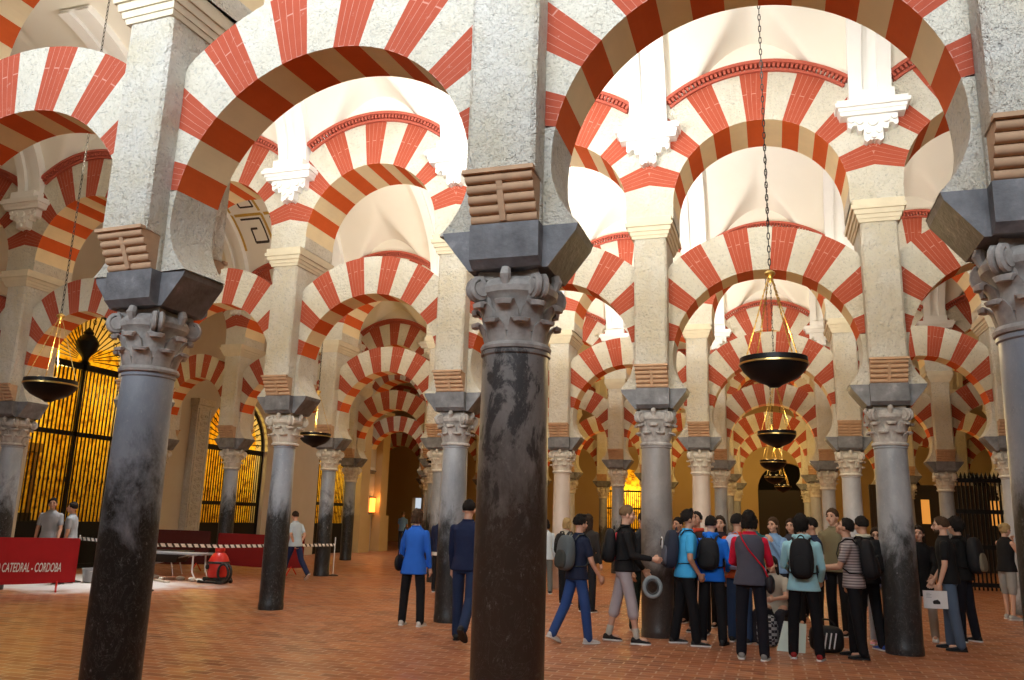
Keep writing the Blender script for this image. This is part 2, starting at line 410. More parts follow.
def dentil_mesh():
    b = MB(); rr = U1; tm = math.acos(1.28/rr)
    for sy in (-1,):
        def band(r0, r1, d0, n=36):
            for k in range(n):
                t0 = tm+(PI-2*tm)*k/n; t1 = tm+(PI-2*tm)*(k+1)/n
                q = []
                for t in (t0, t1):
                    for r in (r0, r1):
                        for y in (.40, d0): q.append((math.cos(t)*r, sy*y, UZC+math.sin(t)*r))
                b.add(q, [(0, 1, 5, 4), (1, 3, 7, 5), (3, 2, 6, 7), (0, 2, 3, 1), (4, 5, 7, 6)], 0)
        band(rr-.01, rr+.03, .53); band(rr+.10, rr+.15, .60)
        n = 42
        for k in range(n):
            t = tm+(PI-2*tm)*(k+.5)/n; dt = (PI-2*tm)/n*.28; q = []
            for tt in (t-dt, t+dt):
                for r in (rr+.035, rr+.10):
                    for y in (.40, .57): q.append((math.cos(tt)*r, sy*y, UZC+math.sin(tt)*r))
            b.add(q, [(0, 1, 5, 4), (1, 3, 7, 5), (3, 2, 6, 7), (0, 2, 3, 1), (4, 5, 7, 6)], 0)
    return b.mesh('dentil_cornice', [M['dentil']])

ZTOP = 11.0
def tympanum_mesh():                          # plain wall above the upper arch, up into the vault
    b = MB(); n = 30; t = .42
    ta = math.acos(HS/U1); pts = [(math.cos(ta+(PI-2*ta)*k/n)*U1, UZC+math.sin(ta+(PI-2*ta)*k/n)*U1) for k in range(n+1)]
    for k in range(n):
        (x0, z0), (x1, z1) = pts[k], pts[k+1]
        for y in (-t, t): b.add([(x0, y, z0), (x1, y, z1), (x1, y, ZTOP), (x0, y, ZTOP)], [(0, 1, 2, 3)])
    return b.mesh('wall_tympanum', [M['vault']])

def pier_parts():
    b = MB()                                   # shaft: core with slightly worn corners
    c = .03
    def ring(hx, hy, z): return [(-hx+c, -hy, z), (hx-c, -hy, z), (hx, -hy+c, z), (hx, hy-c, z), (hx-c, hy, z), (-hx+c, hy, z), (-hx, hy-c, z), (-hx, -hy+c, z)]
    lv = [(PW, .33, ZI1), (PW, .33, 3.93), (PW, PD, 3.94), (PW-.004, PD+.002, 4.5), (PW+.003, PD-.003, 5.2), (PW, PD, 5.95)]
    vs = []; [vs.extend(ring(*l)) for l in lv]; fs = []
    for k in range(len(lv)-1):
        for i in range(8): fs.append((k*8+i, k*8+(i+1) % 8, (k+1)*8+(i+1) % 8, (k+1)*8+i))
    fs += [tuple(range(8)), tuple(len(vs)-8+i for i in range(8))]
    b.add(vs, fs); body = b.mesh('pier_block', [M['stone']])
    b = MB()                                   # rolled bracket, front and back
    for sy in (-1,):
        for k in range(5):
            z = 3.655+k*.062; y = .345+k*.036; r = .033
            vs = []; ns = 10
            for x in (-PW+.01, PW-.01):
                for i in range(ns+1): a = -PI/2+PI*i/ns; vs.append((x, sy*(y+math.cos(a)*r), z+math.sin(a)*r))
                vs.append((x, sy*.3, z+r)); vs.append((x, sy*.3, z-r))
            m = ns+3; fs = [(i, (i+1) % m, (i+1) % m+m, i+m) for i in range(m)]+[tuple(range(m)), tuple(range(2*m-1, m-1, -1))]
            b.add(vs, fs)
        vs = [(x, sy*yy, zz) for x in (-.022, .022) for yy, zz in ((.30, 3.63), (.385, 3.63), (.53, 3.93), (.30, 3.93))]
        b.add(vs, [(0, 1, 2, 3), (4, 5, 6, 7), (0, 1, 5, 4), (1, 2, 6, 5), (2, 3, 7, 6), (3, 0, 4, 7)])
        b.box(-PW-.005, PW+.005, sy*.52-.03, sy*.52+.03, 3.925, 3.955)
    rolls = b.mesh('roll_bracket', [M['modillion']], 40)
    b = MB()
    for (e, z0, z1) in ((.02, 5.95, 6.0), (.045, 6.0, 6.06), (.075, 6.06, 6.13), (.11, 6.13, 6.19), (.09, 6.19, 6.27)):
        b.box(-PW-e, PW+e, -PD-e, PD+e, z0, z1, tx=.012, ty=.012)
    corn = b.mesh('cornice', [M['cornice']])
    return body, rolls, corn

def impost_mesh():
    b = MB()
    b.prism([(-.29, ZI0), (.29, ZI0), (.485, 3.57), (.50, ZI1), (-.50, ZI1), (-.485, 3.57)], -.25, .25)
    for s in (-1, 1):
        vs = [(x, s*y, z) for x in (-.25, .25) for y, z in ((.2, ZI0), (.29, ZI0), (.355, 3.37), (.365, ZI1), (.2, ZI1))]
        b.add(vs, [(0, 1, 2, 3, 4), (9, 8, 7, 6, 5), (0, 1, 6, 5), (1, 2, 7, 6), (2, 3, 8, 7), (3, 4, 9, 8)])
    return b.mesh('impost_block', [M['impost']])

def leaf(b, ang, r, z0, h, w, curl=.07, mi=0):
    ca, sa = math.cos(ang), math.sin(ang)
    path = [(r-.01, 0, 1.0), (r+.006, .35, 1.05), (r+.02, .65, 1.0), (r+.05, .86, .95), (r+curl*1.0, .98, .9), (r+curl*1.3, .93, .8), (r+curl*1.25, .78, .6)]
    vs = []
    for rr, t, ww in path:
        for k, u in enumerate((-1, -.5, 0, .5, 1)):
            bulge = (1-u*u)*.018
            x = rr+bulge-.008*(abs(u) > .9); y = u*w*.5*ww
            vs.append((x*ca-y*sa, x*sa+y*ca, z0+h*t))
    off = len(vs)
    for rr, t, ww in path:
        for u in (-1, -.5, 0, .5, 1):
            x = max(rr-.034, r-.04); y = u*w*.5*ww; vs.append((x*ca-y*sa, x*sa+y*ca, z0+h*t-.012*(t > .8)))
    fs = []; n = len(path)
    for i in range(n-1):
        for k in range(4):
            a = i*5+k; fs.append((a, a+1, a+6, a+5)); fs.append((off+a, off+a+5, off+a+6, off+a+1))
        fs.append((i*5, i*5+5, off+i*5+5, off+i*5)); fs.append((i*5+4, off+i*5+4, off+i*5+9, i*5+9))
    fs.append(tuple((n-1)*5+k for k in range(5))+tuple(off+(n-1)*5+k for k in range(4, -1, -1)))
    b.add(vs, fs, mi)

def capital_mesh(name, mat, rn=.225):
    # Corinthian type: neck ring, bell, two rows of leaves, echinus, corner volutes, abacus with hollow sides
    b = MB()
    b.lathe([(rn-.01, ZN-.01), (rn+.03, ZN), (rn+.035, ZN+.02), (rn+.02, ZN+.045), (rn-.005, ZN+.05), (rn-.01, ZN+.2), (rn+.0, ZN+.30), (rn+.03, ZN+.36), (rn+.07, ZN+.39), (rn+.08, ZN+.43), (rn+.05, ZN+.475), (rn+.02, 3.27)], 28)
    for i in range(8): leaf(b, 2*PI*i/8+PI/8, rn-.005, ZN+.045, .155, .165, .075)
    for i in range(8): leaf(b, 2*PI*i/8, rn, ZN+.12, .21, .17, .085)
    for i in range(4):                          # volutes
        a = PI/4+i*PI/2; ca, sa = math.cos(a), math.sin(a); rr = rn+.09; zz = ZN+.415
        pts = []
        for k in range(15):
            t = k/14*2.2*PI; q = .082*(1-.62*k/14)
            pts.append(((rr+math.sin(t)*q)*ca, (rr+math.sin(t)*q)*sa, zz+math.cos(t)*q))
        stem = [((rn+.01)*ca, (rn+.01)*sa, ZN+.28), ((rn+.03)*ca, (rn+.03)*sa, ZN+.40)]
        for off in (-.028, .028):
            b.tube([(x-sa*off, y+ca*off, z) for x, y, z in stem+pts], .026, 6)
        b.tube([((rr)*ca-sa*o, (rr)*sa+ca*o, zz) for o in (-.062, .062)], .055, 12)
        a2 = i*PI/2; ca, sa = math.cos(a2), math.sin(a2)
        b.tube([((rn+.055)*ca, (rn+.055)*sa, ZN+.44), ((rn+.075)*ca, (rn+.075)*sa, ZN+.5), ((rn+.06)*ca, (rn+.06)*sa, ZN+.545)], [.03, .045, .035], 8)
    pl = []
    for i in range(4):
        a = PI/4+i*PI/2; c0 = Vector((math.cos(a), math.sin(a)))*(rn*1.43); a1_ = a+PI/2; c1 = Vector((math.cos(a1_), math.sin(a1_)))*(rn*1.43)
        mid_n = (c0+c1).normalized()
        for k in range(8):
            t = k/8; p = c0.lerp(c1, t)-mid_n*(.05*math.sin(PI*t)); pl.append((p.x, p.y))
    n_ = len(pl); vs = []
    for s_, z in ((.94, 3.262), (1, 3.28), (1.0, 3.305), (.97, 3.32)): vs += [(x*s_, y*s_, z) for x, y in pl]
    fs = [(k*n_+i, k*n_+(i+1) % n_, (k+1)*n_+(i+1) % n_, (k+1)*n_+i) for k in range(3) for i in range(n_)]+[tuple(range(n_)), tuple(3*n_+i for i in range(n_))]
    b.add(vs, fs)
    return b.mesh(name, [mat], 35)

def shaft_mesh(name, mat, r0, r1):
    b = MB(); prof = [(r0+.006, 0), (r0+.008, .05), (r0+.006, .10), (r0, .115)]
    for k in range(1, 12): t = k/12; prof.append((r0+(r1-r0)*t+.008*math.sin(PI*t), .125+(ZN-.17-.125)*t))
    prof += [(r1, ZN-.045), (r1+.012, ZN-.035), (r1+.012, ZN-.012), (r1, ZN)]
    b.lathe(prof, 40); return b.mesh(name, [mat], 40)

def corbel_parts():
    b = MB()                                  # stucco console: moulded shelf over stepped, curled pendants
    for (hw, d, z0, z1) in ((.44, .19, 7.56, 7.62), (.46, .22, 7.62, 7.67), (.50, .27, 7.67, 7.73), (.47, .24, 7.73, 7.78)):
        b.box(-hw, hw, -PD-d, -PD+.05, z0, z1, tx=.012, ty=.012)
    sil = [(-.34, 7.56), (-.34, 7.40), (-.30, 7.37), (-.27, 7.42), (-.22, 7.42), (-.20, 7.33), (-.15, 7.33), (-.13, 7.36), (-.13, 7.18), (-.09, 7.145), (-.05, 7.18), (-.02, 7.17), (.0, 7.19)]
    sil = sil+[(-x, z) for x, z in reversed(sil[:-1])]
    b.prism(sil, -PD-.13, -PD+.05)
    for x, z, r in ((-.29, 7.50, .045), (.29, 7.50, .045), (-.18, 7.47, .05), (.18, 7.47, .05), (0, 7.45, .07), (-.07, 7.30, .04), (.07, 7.30, .04), (0, 7.22, .035)):
        b.tube([(x, -PD-.17, z), (x, -PD-.05, z)], r, 10)
    corb = b.mesh('stucco_corbel', [M['stucco']], 40)
    b = MB()                                  # panelled pilaster rising and bending into the vault
    av = 3.2; d = .15
    def strip(x0, x1, off, fl):
        P = [(-PD+.1-.17-off+.02, 7.78)]+[(-(PD-.08)-av*(1-math.cos(t))-off*math.cos(t)-.02, 7.75+2.55*math.sin(t)-off*math.sin(t)) for t in [R(4+k*6) for k in range(13)]]
        P[0] = (P[1][0], 7.78); vs = []
        for i, (y, z) in enumerate(P):
            e = fl*i/13; vs += [(x0-e, y, z), (x1+e, y, z), (x1+e, y+.14, z+.14*i/13), (x0-e, y+.14, z+.14*i/13)]
        fs = [(0, 1, 2, 3)]+[(i*4+j, i*4+(j+1) % 4, i*4+4+(j+1) % 4, i*4+4+j) for i in range(13) for j in range(4)]+[(52, 53, 54, 55)]
        b.add(vs, fs)
    strip(-.29, .29, .06, .03); b.box(-.31, .31, -PD-.22, -PD+.1, 7.78, 7.93)
    strip(-.29, -.11, .13, .03); strip(.11, .29, .13, .03)
    pil = b.mesh('pilaster', [M['stucco']], 30)
    return corb, pil

ME = dict(lower=lower_arch_mesh(), upper=upper_arch_mesh(), dentil=dentil_mesh(), tymp=tympanum_mesh(), impost=impost_mesh())
ME['pier'], ME['rolls'], ME['cornice'] = pier_parts()
ME['corbel'], ME['pilaster'] = corbel_parts()
ME['cap'] = capital_mesh('capital', M['capital']); ME['cap_pale'] = capital_mesh('capital', M['capital_pale'])
ME['cap_big'] = capital_mesh('capital', M['capital'], .235)
SH = {}
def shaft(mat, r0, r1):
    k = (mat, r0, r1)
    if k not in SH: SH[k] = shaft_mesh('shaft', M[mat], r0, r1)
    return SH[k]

ORD = ['leftmost', 'second from left', 'third from left', 'fourth from left', 'fifth from left', 'sixth from left', 'seventh from left', 'eighth from left', 'ninth from left', 'tenth from left', 'eleventh from left', 'twelfth from left', 'thirteenth from left', 'fourteenth from left']
ROWN = ['nearest arcade', 'second arcade', 'third arcade', 'fourth arcade', 'fifth arcade', 'farthest arcade']
ROWS = [
    [-8.60, -5.20, -1.70, 1.54, 4.85],
    [-17.9, -14.50, -11.40, -8.22, -4.97, -1.67, 1.62, 4.90],
    [-17.2, -14.60, -11.48, -8.22, -4.95, -1.58, 1.70, 4.86, 8.13],
    [-17.9, -14.73, -11.46, -8.19, -4.85, -1.55, 1.65, 4.89, 8.16],
    [-24.54, -21.27, -18.0, -14.73, -11.46, -8.19, -4.92, -1.65, 1.62, 4.89, 8.16, 11.43],
    [-24.54, -21.27, -18.0, -14.73, -11.46, -8.19, -4.92, -1.65, 1.62, 4.89, 8.16, 11.43],
]
YOFF = {(0, 0): .40, (0, 1): .36}          # the nearest line bends away a little on the left
LOOK = {  # (row, index): material, foot radius, neck radius, words
    (0, 0): ('marble_grey', .27, .25, 'grey'), (0, 1): ('marble_blue', .235, .215, 'blue-grey and black'), (0, 2): ('marble_brown', .24, .235, 'brown-black and grey patched'), (0, 3): ('marble_blue', .225, .21, 'pale blue-grey'),
    (1, 3): ('marble_blue', .205, .185, 'blue-grey and black scratched'), (1, 4): ('marble_grey', .225, .205, 'mottled grey'), (1, 5): ('marble_worn', .235, .22, 'worn brown-grey'), (1, 6): ('marble_grey', .235, .215, 'grey'),
    (1, 1): ('marble_blue', .215, .195, 'dark grey'), (2, 1): ('marble_blue', .205, .19, 'dark slate'), (3, 1): ('marble_blue', .205, .19, 'black-footed slate'), (3, 2): ('marble_blue', .205, .19, 'slate'),
    (2, 5): ('marble_pink', .22, .20, 'pale'), (2, 4): ('marble_pink', .22, .20, 'pinkish beige'), (2, 3): ('marble_grey', .21, .19, 'grey'), (2, 2): ('marble_blue', .20, .18, 'slate grey'),
}
first = True
for ri, xs in enumerate(ROWS):
    y = YR[ri]
    seen = [i for i, x in enumerate(xs) if -20 < proj((x, y, 2.5))[0] < 1044]
    rn = ROWN[ri]
    for i, x in enumerate(xs):
        y = YR[ri]+YOFF.get((ri, i), 0)
        where = ORD[seen.index(i)] if i in seen else ('off to the left' if x < 0 else 'off to the right')
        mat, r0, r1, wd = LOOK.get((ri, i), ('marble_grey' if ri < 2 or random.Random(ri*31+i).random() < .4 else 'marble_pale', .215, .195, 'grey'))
        c = empty('column', (x, y, 0), (0, PI/2, PI, -PI/2)[(i+ri) % 4] if ri else 0)
        tag(c, f'{wd} marble column with carved capital, {where} in the {rn}', 'column', f'columns of the {rn}')
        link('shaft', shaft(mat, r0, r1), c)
        pale = ri == 1 and i == 3 or ri >= 2
        link('capital', ME['cap_pale'] if pale else (ME['cap_big'] if ri == 0 else ME['cap']), c).scale = (.88, .88, 1) if (ri, i) == (0, 3) else (.94, .94, 1)
        rb = False; c2 = empty('masonry_pier', (x, y, ZI0), -.05 if (ri, i) == (0, 1) else 0)
        tag(c2, f'stone pier with roll bracket above the column {where} in the {rn}', 'pier', f'piers of the {rn}')
        for nm, k in (('impost_block', 'impost'), ('pier_block', 'pier'), ('roll_bracket', 'rolls'), ('roll_bracket', 'rolls'), ('cornice', 'cornice')):
            o_ = link(nm, ME[k], c2, (0, 0, -ZI0))
            if k == 'rolls' and rb: o_.rotation_euler = (0, 0, PI)
            if k == 'rolls': rb = not rb
        for rz in ((0,) if ri and i in seen else ()):
            pl = empty('vault_console', (x, y, 0), rz)
            tag(pl, f'white stucco corbel and pilaster above the column {where} in the {rn}', 'corbel', f'stucco corbels of the {rn}')
            link('stucco_corbel', ME['corbel'], pl); link('pilaster', ME['pilaster'], pl)
    seen = [i for i in range(len(xs)-1) if -20 < proj(((xs[i]+xs[i+1])/2, y, 4.5))[0] < 1044]
    for i in range(len(xs)-1):
        ya, yb = YR[ri]+YOFF.get((ri, i), 0), YR[ri]+YOFF.get((ri, i+1), 0); y = (ya+yb)/2; rz = math.atan2(yb-ya, xs[i+1]-xs[i])
        sp = math.hypot(xs[i+1]-xs[i], yb-ya); cx = (xs[i]+xs[i+1])/2
        where = ORD[seen.index(i)] if i in seen else ('off to the left' if cx < 0 else 'off to the right')
        sx_ = sp/S
        a = link('horseshoe_arch', ME['lower'], None, (cx, y, 0)); a.rotation_euler = (0, 0, rz); a.scale = ((sp-2*PW)/(S-2*PW), 1, 1)
        tag(a, f'lower horseshoe arch of red and white voussoirs, {where} in the {rn}', 'arch', f'lower arches of the {rn}')
        a = empty('upper_arch', (cx, y, 0), rz, (sx_, 1, 1))
        tag(a, f'upper round arch of red and white voussoirs, {where} in the {rn}', 'arch', f'upper arches of the {rn}')
        link('voussoir_ring', ME['upper'], a); link('dentil_cornice', ME['dentil'], a); link('dentil_cornice', ME['dentil'], a).rotation_euler = (0, 0, PI)
        t = link('wall_tympanum', ME['tymp'], None, (cx, y, 0)); t.rotation_euler = (0, 0, rz); t.scale = (sx_, 1, 1); tag(t, kind='structure')
    y = YR[ri]
    for s_, xe in ((-1, xs[0]), (1, xs[-1])):           # solid wall closing the row ends above
        b = MB(); x0, x1 = (min(xe, -26), xe-.1) if s_ < 0 else (xe+.1, 15.5)
        if x1-x0 > .2:
            b.box(x0, x1, -.42, .42, 6.3, ZTOP); tag(b.build('wall_end', [M['vault']], None, None, (0, y, 0)), kind='structure')

# ------------------------------------------------------------------ vaults: barrel along x, a lunette over every arch
def vault_z(x, y, y0, y1, cs):
    a = (y1-y0)/2-.40; t = max(-a, min(a, y-(y0+y1)/2))
    zb = 7.75+2.55*math.sqrt(max(0, 1-(t/a)**2)); u = min(abs(x-c) for c in cs); hw = 1.34; zp = 7.0
    if u < hw: q = u/hw; zp = 7.75+1.36*(1-abs(q)**1.9)+.50*(a-abs(t))*(1-q)
    zp = min(zp, 10.35); k = .10; h = max(0, k-abs(zb-zp))/k
    return max(zb, zp)+h*h*k*.25
def bays(xs, x0, x1):
    cs = [(xs[i]+xs[i+1])/2 for i in range(len(xs)-1)]
    while cs[0]-S > x0-1: cs.insert(0, cs[0]-S)
    while cs[-1]+S < x1+1: cs.append(cs[-1]+S)
    return cs
def vault(name, y0, y1, xs, x0, x1, holes=()):
    a = (y1-y0)/2-.40; yc = (y0+y1)/2; nt = 90; nx = int((x1-x0)/.055); cs = bays(xs, x0, x1)
    vs = []
    for j in range(nt+1):
        t = -a*math.cos(PI*j/nt)
        for i in range(nx+1): x = x0+(x1-x0)*i/nx; vs.append((x, yc+t, vault_z(x, yc+t, y0, y1, cs)))
    fs = []
    for j in range(nt):
        for i in range(nx):
            x = x0+(x1-x0)*(i+.5)/nx; t = -a*math.cos(PI*(j+.5)/nt)
            if any(abs(x-hx) < hw_ and abs(t-ht) < hd_ for hx, ht, hw_, hd_ in holes): continue
            k = j*(nx+1)+i; fs.append((k, k+1, k+nx+2, k+nx+1))
    b = MB(); b.add(vs, fs); o = b.build(name, [M['vault']], None, 38); tag(o, kind='structure')
    for hx, ht, hw_, hd_ in holes:              # light shaft walls
        b = MB(); zz0, zz1 = 9.6, 11.3; w = .12
        b.box(hx-hw_-w, hx-hw_, yc+ht-hd_-w, yc+ht+hd_+w, zz0, zz1); b.box(hx+hw_, hx+hw_+w, yc+ht-hd_-w, yc+ht+hd_+w, zz0, zz1)
        b.box(hx-hw_, hx+hw_, yc+ht-hd_-w, yc+ht-hd_, zz0, zz1); b.box(hx-hw_, hx+hw_, yc+ht+hd_, yc+ht+hd_+w, zz0, zz1)
        tag(b.build('trim_skylight', [M['vault']]), kind='structure')
LW = -17.6
XR = 15.0
vault('ceiling', YR[0], YR[1], ROWS[1], LW, XR, VAULT_HOLES[0])
vault('ceiling', YR[1], YR[2], ROWS[1], LW, XR, VAULT_HOLES[1])
vault('ceiling', YR[2], YR[3], ROWS[2], LW, XR, VAULT_HOLES[2])
vault('ceiling', YR[3], YR[4], ROWS[3], LW, XR, VAULT_HOLES[3])
vault('ceiling', YR[4], YR[5], ROWS[4], -26, XR)
vault('ceiling', YR[5], 48.6, ROWS[4], -26, XR)
vault('ceiling', YZ, YR[0], ROWS[0], LW, XR, VAULT_HOLES[4])

# floor
b = MB(); b.add([(-30, -8, 0), (XR, -8, 0), (XR, 60, 0), (-30, 60, 0)], [(0, 1, 2, 3)])
tag(b.build('floor', [M['floor']]), kind='structure')

# ------------------------------------------------------------------ walls with openings
def wall_open(name, mat, fx, lo, hi, top, openings, thick=.5, spring=True):
    """wall in a plane; fx maps (s, d, z) to world; openings: (centre, half width, spring z, arched)"""
    b = MB(); cuts = []
    openings = sorted(openings); s = lo
    def quad(s0, s1, z0a, z0b, z1):
        for d in (0, thick): b.add([fx(s0, d, z0a), fx(s1, d, z0b), fx(s1, d, z1), fx(s0, d, z1)], [(0, 1, 2, 3)])
        b.add([fx(s0, 0, z0a), fx(s1, 0, z0b), fx(s1, thick, z0b), fx(s0, thick, z0a)], [(0, 1, 2, 3)])
    for c, hw, zs, arched in openings:
        quad(s, c-hw, 0, 0, top)
        for e in (c-hw, c+hw): b.add([fx(e, 0, 0), fx(e, thick, 0), fx(e, thick, zs), fx(e, 0, zs)], [(0, 1, 2, 3)])
        n_ = 16 if arched else 1
        for k in range(n_):
            t0, t1 = PI*(1-k/n_), PI*(1-(k+1)/n_)
            s0, s1 = c+hw*math.cos(t0), c+hw*math.cos(t1)
            z0, z1 = (zs+hw*math.sin(t0), zs+hw*math.sin(t1)) if arched else (zs, zs)
            quad(s0, s1, z0, z1, top)
        s = c+hw
    quad(s, hi, 0, 0, top)
    o = b.build(name, [mat]); tag(o, kind='structure'); return o
CH = [(17.25, 1.55, 5.4), (24.1, 1.75, 3.75), (31.0, 1.5, 3.9)]     # side chapels in the left wall: y, half width, spring height
wall_open('wall_left', M['wall'], lambda s, d, z: (LW-d, s, z), -2, 35.6, ZTOP, [(c, h, z, True) for c, h, z in CH])
b = MB(); b.box(-26.0, LW-.5, 35.1, 35.6, 0, ZTOP); tag(b.build('wall_return', [M['ochre']]), kind='structure')
b = MB(); b.box(-26.5, -26.0, 35.6, 49, 0, ZTOP); tag(b.build('wall_far_left', [M['ochre']]), kind='structure')
wall_open('wall_back', M['ochre'], lambda s, d, z: (s, 48.3+d, z), -26.5, XR, ZTOP, [(-21.45, .42, 2.75, False), (.75, 1.5, 3.6, True), (6.5, 1.3, 3.4, True), (9.8, 1.3, 3.4, True), (-8.2, 1.3, 3.4, True), (13, 1.2, 3.4, True)])
b = MB(); b.box(XR, XR+.4, -2, 49, 0, ZTOP); tag(b.build('wall_right', [M['wall']]), kind='structure')
b = MB(); b.box(LW, XR, -2.6, -2.2, 0, SKY_BLOCK_TOP); tag(b.build('wall_sky_block', [M['wall']]), kind='structure')  # unseen wall added behind the camera to keep low sky light out

# chapels: gilded room with an altar wall, iron grille with sunburst top
for ci, (c, hw, zs) in enumerate(CH):
    x1 = LW-.5; x0 = x1-2.2
    b = MB(); T_ = .1
    b.box(x0-T_, x0, c-hw-.6, c+hw+.6, 0, zs+hw+.6); b.box(x0, x1, c-hw-.6-T_, c-hw-.6, 0, zs+hw+.6); b.box(x0, x1, c+hw+.6, c+hw+.6+T_, 0, zs+hw+.6)
    b.box(x0, x1, c-hw-.6, c+hw+.6, zs+hw+.6, zs+hw+.7)
    tag(b.build('wall_chapel', [M['gold']]), kind='structure')
    al = empty('altarpiece', (x0, c, 0))
    tag(al, ['dark gilt altarpiece inside the tall sunburst chapel at left', 'dark gilt altarpiece inside the middle chapel of the left wall', 'dark gilt altarpiece inside the farthest lit chapel of the left wall'][ci], 'altarpiece')
    b = MB(); b.box(.02, .35, -hw*.8, hw*.8, 0, 1.2); b.box(.02, .25, -hw*.7, hw*.7, 1.2, 1.4); b.build('altar_table', [M['dark_wood']], al)
    b = MB()
    for q in (-.62, -.3, .3, .62): b.lathe([(.08, 1.4), (.06, 1.5), (.06, 3.0), (.09, 3.1)], 10, (.25, q*hw))
    b.box(.02, .33, -hw*.7, hw*.7, 3.1, 3.35); b.box(.02, .12, -.5*hw, .5*hw, 1.45, 3.0)
    b.build('retable', [M['gold_dark']], al, 40)
    g = empty('chapel_grille', (LW-.2, c, 0))
    tag(g, ['tall black iron grille with radiating sunburst over golden chapel light', 'black iron grille between the carved pilaster and slate column, middle chapel', 'black iron grille of the farthest golden chapel on the left wall'][ci], 'grille')
    b = MB(); w = .05
    for z0, z1 in ((.0, .12), (1.15, 1.22), (zs-1.95, zs-1.83), (zs-.15, zs+.02)): b.box(-.04, .04, -hw, hw, z0, z1)
    b.box(-.04, .04, -hw, -hw+.07, 0, zs); b.box(-.04, .04, hw-.07, hw, 0, zs); b.box(-.04, .04, -.05, .05, 0, zs)
    b.box(-.02, .02, -hw, hw, 0.1, 1.15)
    b.tube([(0, hw*.97*math.cos(PI*k/24), zs+hw*.97*math.sin(PI*k/24)) for k in range(25)], .045, 6)
    b.build('grille_frame', [M['black_metal']], g)
    b = MB(); nb_ = int(hw*2/.125)
    for k in range(1, nb_):
        yy = -hw+2*hw*k/nb_; b.box(-.012, .012, yy-.018, yy+.018, 1.2, zs-.1)
    for k in range(1, nb_, 2):
        yy = -hw+2*hw*k/nb_; b.tube([(0, yy, 2.2), (0, yy+.03, 2.3), (0, yy, 2.4)], .02, 5)
    b.build('vertical_bars', [M['black_metal']], g)
    b = MB()
    for k in range(1, 24):
        t = PI*k/24; b.tube([(0, .28*math.cos(t), zs+.1+.28*math.sin(t)), (0, hw*.95*math.cos(t), zs+hw*.95*math.sin(t))], [.010, .022], 5)
        if k % 2: b.tube([(0, hw*.8*math.cos(t)+.06*math.cos(q), zs+hw*.8*math.sin(t)+.06*math.sin(q)) for q in [2*PI*z_/8 for z_ in range(8)]], .012, 4, closed=True)
    b.build('sunburst_rays', [M['black_metal']], g)
    b = MB(); b.lathe([(.03, zs), (.16, zs+.03), (.08, zs+.12), (.10, zs+.2), (.26, zs+.42), (.30, zs+.62), (.2, zs+.78), (.12, zs+.84), (.14, zs+.9), (.02, zs+1.05)], 16)
    b.build('urn_ornament', [M['black_metal']], g, 40)

# carved pilaster between the first and second chapel, plus impost bands
p_ = empty('carved_pilaster', (LW, 21.85, 0)); tag(p_, 'pale carved stone pilaster on the left wall beside the golden grille', 'pilaster')
b = MB(); b.box(0, .30, -.40, .40, 0, .5, tx=-.02, ty=-.02); b.box(0, .24, -.34, .34, .5, 4.9); b.box(0, .34, -.42, .42, 4.9, 5.1); b.build('pilaster_body', [M['stone']], p_)
b = MB()
for k in range(18):
    z = .8+k*.22
    b.tube([(.25, .16*math.sin(2*PI*q/10), z+.08*math.cos(2*PI*q/10)) for q in range(10)], .018, 5, closed=True)
    b.tube([(.25, -.08, z-.02), (.27, 0, z+.05), (.25, .08, z-.02)], .016, 5)
for s_ in (-1, 1): b.box(.24, .27, s_*.26-.03, s_*.26+.03, .6, 4.8)
b.build('relief_carving', [M['stone']], p_)

# key-pattern painting on the vault of the second aisle, far left bay
fr = empty('painted_key_pattern', (-14.5, 17.9, 9.2)); tag(fr, 'gold and black stepped key pattern painted on the cream vault at left', 'painting')
CSV = bays(ROWS[1], LW, XR)
def vline(bb, pts, w, d):
    for (xa, ya), (xb, yb) in zip(pts, pts[1:]):
        L_ = math.hypot(xb-xa, yb-ya); n_ = max(1, int(L_/.06)); ux, uy = (xb-xa)/L_, (yb-ya)/L_
        for k in range(n_):
            q = []
            for t_ in (k/n_, (k+1)/n_+.004):
                for sg in (-1, 1):
                    x_ = xa+(xb-xa)*t_-uy*w*sg; y_ = ya+(yb-ya)*t_+ux*w*sg
                    z_ = vault_z(x_, y_, YR[1], YR[2], CSV); q += [(x_+14.5, y_-17.9, z_-9.2-d), (x_+14.5, y_-17.9, z_-9.2+.02)]
            bb.add(q, [(0, 2, 6, 4), (0, 1, 3, 2), (4, 6, 7, 5), (0, 4, 5, 1), (2, 3, 7, 6)])
GP, BP = plain('gold_paint', (.50, .30, .05), .5), plain('black_paint', (.05, .035, .03), .7)
for k in range(5):
    for e in range(3):
        b = MB(); b2 = MB(); ox, oy = -16.9+k*.95, 16.5+e*.9
        vline(b2, [(ox, oy), (ox+.62, oy), (ox+.62, oy+.55), (ox+.2, oy+.55), (ox+.2, oy+.25), (ox+.4, oy+.25)], .022, .012)
        vline(b, [(ox-.12, oy-.12), (ox+.74, oy-.12), (ox+.74, oy+.68)], .035, .014)
        b.build('gold_line', [GP], fr); b2.build('black_key', [BP], fr)


# wall lamp by the far ochre pier
sc_ = empty('wall_lamp', (LW+.02, 34.3, 2.05)); tag(sc_, 'small orange glowing lamp on the ochre wall at the far left', 'lamp')
b = MB(); b.box(0, .12, -.16, .16, -.32, .32); b.build('lamp_box', [M['glow_red'] if 'glow_red' in M else plain('orange_lamp_glass', (.9, .3, .05), .4, 0, (1, .28, .04), 4)], sc_)
b = MB(); b.box(-.02, .15, -.19, .19, .32, .36); b.box(-.02, .15, -.19, .19, -.36, -.32); b.build('lamp_frame', [M['black_metal']], sc_)
